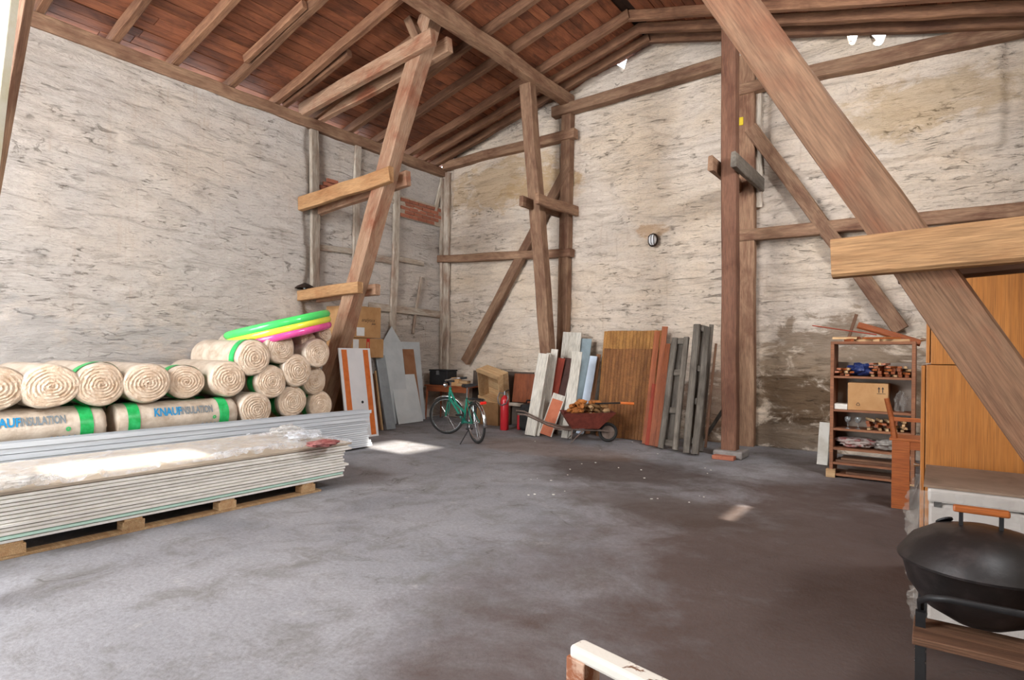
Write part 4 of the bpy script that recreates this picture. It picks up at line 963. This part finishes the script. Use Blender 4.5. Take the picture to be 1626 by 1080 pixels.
MB().lathe([(0, -.02), (.1, -.02), (.1, .02), (0, .02)], 20, Matrix.Translation((.47, 0, .15)) @ Matrix.Rotation(PI / 2, 4, 'X')).build('wheel_disc', MATS['rust_grey'], wh)
MB().box((-.36, -.2, .21), (-.05, .2, .218)).build('cross_plate', MATS['rust_grey'], wbv)
wood('bark_orange', 'c07a3c', 'a85f2a', '7a4a24', stain=.5, vary=.25); wood('bark_brown', '7d5a36', '9c7448', '4c3420', stain=.5, vary=.3)
def chunk(nm, c, s, mat, seed, label, cat, group, base=True):
    r = random.Random(seed); bm = bmesh.new(); bmesh.ops.create_icosphere(bm, subdivisions=2, radius=1)
    for v in bm.verts:
        d = v.co.copy(); k = 1 + .45 * mnoise.noise(d * 1.6 + V((seed, 3, 1))); v.co = V((d.x * s[0] * k, d.y * s[1] * k, d.z * s[2] * k))
    me = bpy.data.meshes.new(nm); bm.to_mesh(me); bm.free(); me.materials.append(MATS[mat])
    o = mkobj(nm, me, None, Matrix.Translation(V(c)) @ Matrix.Rotation(r.uniform(0, 6), 4, 'Z') @ Matrix.Rotation(r.uniform(-.5, .5), 4, 'X')); tag(o, label, cat, group); return o
WBM = wm(wbv); r = random.Random(9)
for i in range(84):
    lvl = 0 if i < 18 else (1 if i < 40 else (2 if i < 60 else (3 if i < 76 else 4)))
    x = r.uniform(-.27, .27) * 0 + .15 + r.uniform(-1, 1) * (.17, .2, .29, .24, .16)[lvl]; y = r.uniform(-1, 1) * (.08, .10, .18, .15, .1)[lvl]; z = (.35, .40, .475, .535, .59)[lvl] + r.uniform(0, .02)
    p = WBM @ V((x, y, z)); ora = x < .0 and lvl > 0
    chunk('wood_scrap', p, (r.uniform(.05, .10), r.uniform(.035, .055), r.uniform(.025, .042)), 'bark_orange' if ora or r.random() < .2 else ('raw_wood' if r.random() < .25 else 'bark_brown'), i + 1, 'scrap of firewood heaped in the wheelbarrow', 'firewood', 'firewood scraps in the wheelbarrow')

# ================================================================== shelf, chair, wardrobe
XS0, XS1, YS, DS = -.98, -.19, 7.5, .36
she = thing('bookshelf', 'low open brown bookcase crammed with wood offcuts and bags', 'shelf unit', (XS0, YS, 0))
W_ = XS1 - XS0; HS = 1.48
plain('shelf_back', 'a39588', '8f8074', 4, rough=.85)
wood('shelf_wood', '8a5a40', 'a06c4c', '5f3826', stain=.5, vary=.05, bump=.1)
def zv(v, u=1325): return PYY(u, v, YS).z
SHZ = [zv(v) for v in (597, 650, 680, 711, 734, 752)]
for x in (0, W_ - .035): MB().box((x, 0, .02), (x + .035, DS, HS)).build('side_panel', MATS['shelf_wood'], she, bevel=.003)
MB().box((0, 0, HS), (W_, DS, HS + .03)).build('top_board', MATS['shelf_wood'], she, bevel=.003)
for z in SHZ: MB().box((.036, .005, z - .022), (W_ - .036, DS - .012, z)).build('shelf_board', MATS['shelf_wood'], she)
MB().box((.03, DS - .01, .3), (W_ - .03, DS, HS - .20)).build('back_panel', MATS['shelf_back'], she)
MB().box((-.03, -.02, 0), (.06, .06, .09)).build('foot_block', MATS['raw_wood'], she); MB().box((W_ - .06, 0, 0), (W_, .08, .02)).build('foot_block', MATS['raw_wood'], she); MB().box((0, DS - .08, 0), (.06, DS, .02)).build('foot_block', MATS['raw_wood'], she); MB().box((W_ - .06, DS - .08, 0), (W_, DS, .02)).build('foot_block', MATS['raw_wood'], she)
offm = [MB().box((-l / 2, -w2 / 2, 0), (l / 2, w2 / 2, h)) for l, w2, h in ((.16, .03, .022), (.2, .04, .02), (.12, .035, .03), (.24, .025, .025))]
offm = [m_.mesh(MATS[x], name='wood_offcut') for m_, x in zip(offm, ('raw_wood', 'chair_wood', 'orange_wood', 'raw_wood'))]
def offcuts(n, x0, x1, z0, ytop, layers, label, group, seed):
    r = random.Random(seed); per = max(1, n // layers)
    for i in range(n):
        lvl = i // per; x = x0 + (x1 - x0) * ((i % per) + .5) / per + r.uniform(-.01, .01)
        o = mkobj('wood_offcut', offm[r.randrange(4)], None, Matrix.Translation((x, YS + .13 + r.uniform(-.03, .03), z0 + .003 + lvl * .032)) @ Matrix.Rotation(PI / 2 + r.uniform(-.35, .35), 4, 'Z') @ Matrix.Rotation(r.uniform(-.12, .12), 4, 'X'))
        tag(o, label, 'wood offcut', group)
offcuts(27, XS0 + .38, XS1 - .06, SHZ[0], 0, 4, 'wood offcut stacked on the top shelf of the bookcase', 'offcuts on the top shelf', 4)
offcuts(9, XS0 + .06, XS0 + .2, SHZ[0], 0, 3, 'wood offcut at the outer end of the top shelf', 'offcuts at the top shelf end', 5)
offcuts(20, XS0 + .34, XS1 - .06, SHZ[2], 0, 4, 'wood offcut stacked on the shelf below the carton', 'offcuts on the middle shelf', 6)
plain('blue_bag', '1f2c58', '2c3c70', 6, rough=.4, bump=.5, bscale=12); plain('cloth_print', 'a89a92', '8a4a48', 12, rough=.9, bump=.5, bscale=14, lo=.5, hi=.62); plain('grey_bag', '8a837c', 'b0aaa2', 9, rough=.4, bump=.8, bscale=16)
crumple('blue_bag', (XS0 + .28, YS + .14, SHZ[0] + .075), .12, .09, .07, MATS['blue_bag'], 21, 'dark blue and clear crumpled bag on the top shelf', 'bag')
cb = carton('square tan carton with printed arrows on the bookcase shelf', (XS0 + .36, YS + .17, SHZ[1] + .001), .38, .28, .30, .0, 'cardboard', flaps=True)
for s, xo in ((0, .10), (1, .135)):
    a = MB(); a.box((xo, -.1412, .2), (xo + .008, -.1402, .25)); a.add([(xo - .008, -.1408, .24), (xo + .016, -.1408, .24), (xo + .004, -.1408, .265)], [(0, 1, 2)]); a.build('arrow_print', MATS['print_black'], cb)
MB().box((.085, -.1412, .188), (.165, -.1402, .193)).build('arrow_print', MATS['print_black'], cb)
mb = MB(); 
for k in range(3):
    q0, q1 = PI / 2 + k * 2 * PI / 3, PI / 2 + (k + 1) * 2 * PI / 3; p, q = V((-.09 + .024 * math.cos(q0), -.1405, .065 + .024 * math.sin(q0))), V((-.09 + .024 * math.cos(q1), -.1405, .065 + .024 * math.sin(q1)))
    mb.bar(p.lerp(q, .12), p.lerp(q, .88), .006, .001, (0, 1, 0))
mb.build('recycling_print', MATS['print_black'], cb)
crumple('clear_bag', (XS1 - .13, YS + .15, SHZ[1] + .105), .065, .08, .11, MATS['poly_clear'], 23, 'clear plastic bag stuffed beside the tan carton', 'bag')
o = MB().box((0, 0, 0), (.13, .2, .06)).build('white_block', MATS['white_paint'], None, bevel=.006); o.matrix_basis = Matrix.Translation((XS0 + .038, YS + .03, SHZ[1] + .001)); tag(o, 'white block beside the tan carton on the bookcase', 'block')
glass = NT('clear_glass'); glass.b.inputs['Transmission Weight'].default_value = .85; glass.done((.9, .95, .95, 1), .05, 0, .6); MATS['clear_glass'] = glass.m
for i, x in enumerate((.17, .27)):
    g = thing('stem_glass', ('stemmed glass nearest the bookcase side panel' if i == 0 else 'stemmed glass next to the middle shelf offcuts'), 'glass', (XS0 + x, YS + .07, SHZ[2] + .001))
    MB().lathe([(0, 0), (.028, 0), (.026, .003), (.004, .008), (.004, .065), (0, .068)], 16).build('stem', MATS['clear_glass'], g, smooth=True)
    MB().lathe([(.004, .066), (.026, .078), (.034, .105), (.028, .13), (.026, .13), (.032, .105), (.024, .08), (0, .07)], 18).build('bowl', MATS['clear_glass'], g, smooth=True)
crumple('cloth_bag', (XS0 + .26, YS + .15, SHZ[3] + .062), .19, .11, .055, MATS['cloth_print'], 31, 'patterned cloth bundle with red spots on the lower shelf', 'cloth')
crumple('grey_bag', (XS0 + .56, YS + .13, SHZ[3] + .062), .13, .1, .055, MATS['grey_bag'], 33, 'shiny grey plastic bag on the lower shelf behind the chair', 'bag')
for i, (z, l) in enumerate(((SHZ[4] + .001, 'flat brown board on the second lowest shelf'), (SHZ[4] + .028, 'upper brown board on the second lowest shelf'), (SHZ[5] + .001, 'dark board on the lowest shelf'))):
    o = MB().box((0, 0, 0), (.62 - .1 * i, .24, .024)).build('flat_board', MATS['brown_wood'], None, bevel=.002); o.matrix_basis = Matrix.Translation((XS0 + .06 + .05 * i, YS + .04, z)); tag(o, l, 'board')
# boards thrown on top of the shelf
zt = HS + .032
rt = random.Random(12)
for i in range(12):
    o = mkobj('wood_offcut', offm[rt.randrange(4)], None, Matrix.Translation((XS0 + .12 + .045 * i, YS + .17 + rt.uniform(-.06, .06), zt + (.0 if i % 2 else .026))) @ Matrix.Rotation(rt.uniform(-.9, .9), 4, 'Z'))
    tag(o, 'wood offcut lying on top of the bookcase', 'wood offcut', 'offcuts on top of the bookcase')
board('orange_board', PYY(1362, 516, YS + .2) , PYY(1462, 545, YS + .25), .09, .03, MATS['orange_wood'], (0, -.6, .8), None, 'orange brown board slanting down over the bookcase top', 'board')
board('thin_lath', PYY(1290, 517, YS + .1), PYY(1392, 532, YS + .12), .02, .012, MATS['red_wood'], (0, 0, 1), None, 'thin reddish lath sticking out over the bookcase top', 'lath')
board('upright_stick', V((XS0 + .14, YS + .24, zt)), PYY(1360, 499, YS + .26), .035, .02, MATS['brown_wood'], (0, -1, 0), None, 'short stick standing up at the bookcase top', 'stick')
p = PZZ(1310, 735); board('white_board', V((-1.15, 8.2, .01)), V((-1.14, 8.32, .52)), .12, .02, MATS['white_paint'], (0, -1, 0), None, 'small off-white board standing beside the bookcase', 'board')

# chair
CX, CY = -.33, 6.32
ch = thing('wooden_chair', 'glossy orange brown wooden chair with a plank side before the bookcase', 'chair', (CX, CY, 0))
MB().box((-.02, 0, .60), (.36, .36, .625)).build('seat', MATS['chair_wood'], ch, bevel=.004)
MB().box((0, 0, 0), (.135, .022, .60)).build('leg', MATS['chair_wood'], ch, bevel=.003)
for x, y in ((.32, .0), (.0, .32), (.32, .32)): MB().box((x, y, 0), (x + .035, y + .035, .60)).build('leg', MATS['chair_wood'], ch, bevel=.003)
MB().tube([(.02, .02, .62), (-.005, .015, .80), (-.045, .0, .975)], [.026, .022, .02], 6).build('back_post', MATS['chair_wood'], ch); MB().tube([(.33, .02, .62), (.34, .015, .80), (.36, .0, .93)], [.024, .02, .018], 6).build('back_post', MATS['chair_wood'], ch)
MB().box((.0, .005, .775), (.345, .025, .81)).build('back_rail', MATS['chair_wood'], ch, bevel=.003)
MB().box((.135, .005, .53), (.32, .022, .60)).build('apron', MATS['chair_wood'], ch)
# wardrobe: two stacked units, doors to the side of the room
XW, YW = -.055, 4.12
wr = thing('wardrobe', 'tall orange veneer wardrobe behind the wrapped freezer', 'wardrobe', (XW, YW, 0))
vrt = Matrix.Rotation(-PI / 2, 4, 'Y')
def vbox(name, lo, hi, par, mat='veneer', bevel=.003):
    """box whose local x runs upwards so that the veneer grain stands"""
    o = MB().box((lo[2], lo[1], -hi[0]), (hi[2], hi[1], -lo[0])).build(name, MATS[mat], par, bevel=bevel); o.matrix_basis = vrt; return o
vbox('lower_cabinet', (.0, 0, .03), (.98, .60, 1.305), wr); vbox('upper_cabinet', (.02, .0, 1.309), (.98, .60, 1.83), wr)
d1 = vbox('door', (-.024, .02, .05), (-.004, .58, 1.30), wr); d2 = vbox('door', (-.002, .02, 1.315), (.016, .58, 1.80), wr)
for d_, z in ((d1, .72), (d2, 1.45)): MB().tube([(z, .1, .028 if d_ is d1 else .004), (z, .1, .055 if d_ is d1 else .03)], [.006, .012], 10).build('knob', MATS['chrome'], d_, smooth=True)
MB().box((-.01, -.012, 1.831), (.98, .61, 1.853)).build('top_board', MATS['white_wood'], wr)
MB().box((.02, .02, 0), (.98, .58, .03)).build('plinth', MATS['brown_wood'], wr)

# ---- white chest wrapped in film
fz = thing('chest_freezer', 'white chest freezer wrapped in clear film behind the grill', 'freezer', (-.03, 3.38, 0))
FW, FD, FH = .97, .64, .745; plain('shaded_white', 'b9b2ab', 'a89f97', 5, rough=.5)  # freezer white, with the shade it stands in put into the colour
MB().box((0, 0, .06), (FW, FD, FH - .07)).build('cabinet', MATS['shaded_white'], fz, bevel=.012); MB().box((-.004, -.006, FH - .065), (FW, FD, FH)).build('lid', MATS['shaded_white'], fz, bevel=.012)
for x in (.05, FW - .1):
    for y in (.05, FD - .1): MB().box((x, y, 0), (x + .05, y + .05, .06)).build('foot', MATS['black_plastic'], fz)
MB().box((.02, -.003, .66), (.05, .0, .70)).build('badge', MATS['black_plastic'], fz)
plain('dusty_card', '8a7462', '75604f', 5, rough=.9)
MB().box((-.02, .0, FH + .001), (FW, FD, FH + .012)).build('top_sheet', MATS['dusty_card'], fz)
nA, nB = 60, 70; A, B = np.meshgrid(np.linspace(0, 1, nA), np.linspace(0, 1, nB), indexing='ij')
prof = A * (FD + .35) - FD                       # along the left side then round onto the front
zz = .08 + B * (FH - .09)
bul = .02 + .045 * fbm(A * 4 + 3, B * 4 + 8, 91, 4) + .03 * np.exp(-(np.abs(fbm(A * 3 + B + 4, B * 3 + 1, 93, 4) - .47) / .03) ** 2); bul *= (.35 + .65 * np.clip(1.6 - np.abs(B - .5) * 2, 0, 1))
onside = prof < 0
bul = bul * 1.45
px_ = np.where(onside, -bul, prof - bul * 0); py_ = np.where(onside, -prof, -bul * .7)
px_ = np.where(onside, px_, np.maximum(prof - .03, -.03)); 
wrap = mkobj('film_wrap', grid_mesh('film_wrap', np.stack([px_, py_, zz], -1), MATS['poly_clear']), fz)

# ================================================================== kettle grill
plain('enamel_black', '1b1818', '383130', 14, rough=.42, spec=.6, bump=.1, lo=.5, hi=.75)
GX, GY, GZ, GR = .125, 2.62, .635, .235
gr = thing('kettle_grill', 'black kettle grill with wooden lid handle on a stand', 'grill', (GX, GY, 0))
MB().lathe([(0, GZ - .20), (.08, GZ - .195), (.16, GZ - .15), (.21, GZ - .08), (GR - .006, GZ), (GR, GZ + .004), (GR - .004, GZ + .008), (GR - .012, GZ), (.2, GZ - .08), (.15, GZ - .14), (0, GZ - .185)], 48).build('bowl', MATS['enamel_black'], gr, smooth=True)
ld = MB().lathe([(GR + .006, GZ + .004), (GR + .008, GZ + .012), (GR - .004, GZ + .03), (.2, GZ + .075), (.14, GZ + .112), (.07, GZ + .13), (0, GZ + .135), (0, GZ + .131), (.07, GZ + .126), (.2, GZ + .07), (GR + .001, GZ + .012)], 48).build('lid', MATS['enamel_black'], gr, smooth=True)
hz = GZ + .125
for s in (-1, 1): MB().box((s * .055 - .006, -.012, hz - .01), (s * .055 + .006, .012, hz + .05)).build('handle_bracket', MATS['black_plastic'], ld)
MB().box((-.078, -.018, hz + .05), (.078, .018, hz + .072)).build('handle', MATS['chair_wood'], ld, bevel=.006)
MB().lathe([(0, 0), (.028, 0), (.028, .006), (0, .007)], 16, Matrix.Translation((-.10, .10, GZ + .112)) @ Matrix.Rotation(-.5, 4, 'X') @ Matrix.Rotation(-.4, 4, 'Y')).build('vent', MATS['black_plastic'], ld)
MB().tube([(-.165, -.17, GZ - .13), (-.165, -.22, GZ - .09), (-.14, -.265, GZ - .06), (-.09, -.275, GZ - .05), (.09, -.275, GZ - .05), (.14, -.265, GZ - .06), (.165, -.22, GZ - .09), (.165, -.17, GZ - .13)], .011, 8).build('side_handle', MATS['black_plastic'], gr, smooth=True)
for x, y in ((-.165, -.19), (.19, -.19), (-.165, .17), (.19, .17)):
    lg = MB().box((x - .014, y - .014, 0), (x + .014, y + .014, .50)).build('leg', MATS['black_plastic'], gr)
    for z in (.33, .37): MB().tube([(x - .016, y - .0, z), (x + .016, y, z)], .006, 8).build('bolt', MATS['chrome'], lg)
MB().box((-.185, -.30, .425), (.40, -.10, .45)).build('front_shelf', MATS['brown_wood'], gr, bevel=.003)
MB().box((-.18, .16, .50), (.205, .18, .52)).build('ring_bar', MATS['black_plastic'], gr)

# ================================================================== white steel rail near the camera, pale jamb at the other side
t = NT('chipped_paint'); v = t.coord((1, 1, 1), rnd=False); n_ = t.noise(v, 16, 5, .7, .5)
c_ = t.mix(t.ramp(n_, .60, .62), lin('e6e1d6'), lin('7a5a44')); t.bump(n_, .2, .01); MATS['chipped_paint'] = t.done(c_, .45)
t = NT('rust_paint'); v = t.coord((1, 1, 1), rnd=False); n_ = t.noise(v, 22, 5, .7, .5); c_ = t.mix(t.ramp(n_, .5, .6), lin('c7a48c'), lin('9a5f40')); MATS['rust_paint'] = t.done(c_, .6)
p0 = PZZ(926, 1034, .86); p1 = PZZ(1047, 1094, .86); d_ = (p1 - p0).normalized()
ra = thing('steel_rail', 'chipped white steel rail on an angle post in the foreground', 'railing', (p0.x, p0.y, 0))
MB().bar(p0 - d_ * .015, p0 + d_ * .55, .036, .022, (0, 0, 1)).build('rail_bar', MATS['chipped_paint'], ra, bevel=.006, M=Matrix.Identity(4))
nr_ = d_.cross(V((0, 0, 1))).normalized()
MB().bar((p0.x, p0.y, 0), (p0.x, p0.y, .852), .04, .04, nr_).build('post', MATS['rust_paint'], ra, bevel=.003, M=Matrix.Identity(4))
q = p0 + d_ * .5; MB().bar((q.x, q.y, 0), (q.x, q.y, .852), .04, .04, nr_).build('post', MATS['rust_paint'], ra, bevel=.003, M=Matrix.Identity(4))

plain('jamb_paint', 'd8d3c0', 'c9c09a', 5, rough=.7, bump=.2)
dj = 3.0
def ptd(u, v, d): return CAM + ray(u, v) * d
a, b = ptd(8, 0, dj), ptd(-17, 220, dj); k = (b - a) / (b.z - a.z)
beamj = board('pale_post', a + k * (0.01 - a.z), a + k * (4.2 - a.z), .10, .05, MATS['jamb_paint'], -FWD, None, 'pale painted leaning post at the very edge of the picture', 'post')
a, b = ptd(38, 0, dj + .35), ptd(4, 190, dj + .35); k = (b - a) / (b.z - a.z)
board('brown_post', a + k * (0.01 - a.z), a + k * (4.2 - a.z), .075, .06, MATS['old_timber'], -FWD, None, 'brown leaning post behind the pale painted one', 'post')

# ================================================================== small fittings
wl_ = thing('wall_lamp', 'oval caged bulkhead lamp on the gable wall', 'lamp', PYY(1036, 381, WB - .06))
MB().lathe([(0, -.04), (.085, -.04), (.09, -.02), (.08, .0), (0, 0)], 24, Matrix.Rotation(PI / 2, 4, 'X') @ Matrix.Scale(1.25, 4, (0, 1, 0))).build('lamp_base', MATS['dark_iron'], wl_, smooth=True)
MB().lathe([(.07, .0), (.062, .03), (.03, .055), (0, .06)], 24, Matrix.Rotation(PI / 2, 4, 'X') @ Matrix.Scale(1.25, 4, (0, 1, 0))).build('glass_dome', MATS['white_laminate'], wl_, smooth=True)
for a in (-1, 0, 1): MB().tube([(a * .035, -.0, .095), (a * .045, -.06, .05), (a * .045, -.068, 0), (a * .045, -.06, -.05), (a * .035, 0, -.095)], .005, 6).build('cage_wire', MATS['dark_iron'], wl_)
p = PYY(1177, 193, WB - .16); yb = MB().box((-.03, -.02, -.06), (.03, .03, .06)).build('yellow_box', None, None, bevel=.008); plain('yellow_plastic', 'd0b428', 'b89a1c', 8, rough=.5); yb.data.materials.append(MATS['yellow_plastic']); yb.matrix_basis = Matrix.Translation(p); tag(yb, 'small yellow plastic box high on the gable post', 'junction box')
p = V((WL + .17, YT - .17, 2.318)); ls = thing('metal_dish', 'old dark metal lampshade lying on the short low tie', 'lampshade', p, rx=.0)
MB().lathe([(.012, .1), (.05, .085), (.12, .05), (.16, .012), (.155, .008), (.11, .04), (.045, .072), (.012, .085)], 24).build('shade', MATS['dark_iron'], ls, smooth=True); MB().lathe([(0, 0), (.03, 0), (.035, .04), (.012, .086), (0, .09)], 14).build('socket', MATS['steel_dull'], ls, smooth=True)
r = random.Random(3); mb = MB()
for i in range(30):
    u, v = r.uniform(830, 1130), r.uniform(700, 800); p = PZZ(u, v); s = r.uniform(.004, .010)
    mb.obox(p + V((0, 0, s * .4)), V((s, r.uniform(-.4, .4) * s, 0)), V((r.uniform(-.3, .3) * s, s * .7, 0)), V((0, 0, s * .35)))
tag(mb.build('plaster_crumbs', MATS['white_paint']), 'white plaster crumbs scattered over the dark floor stain', 'crumbs', kind='stuff')
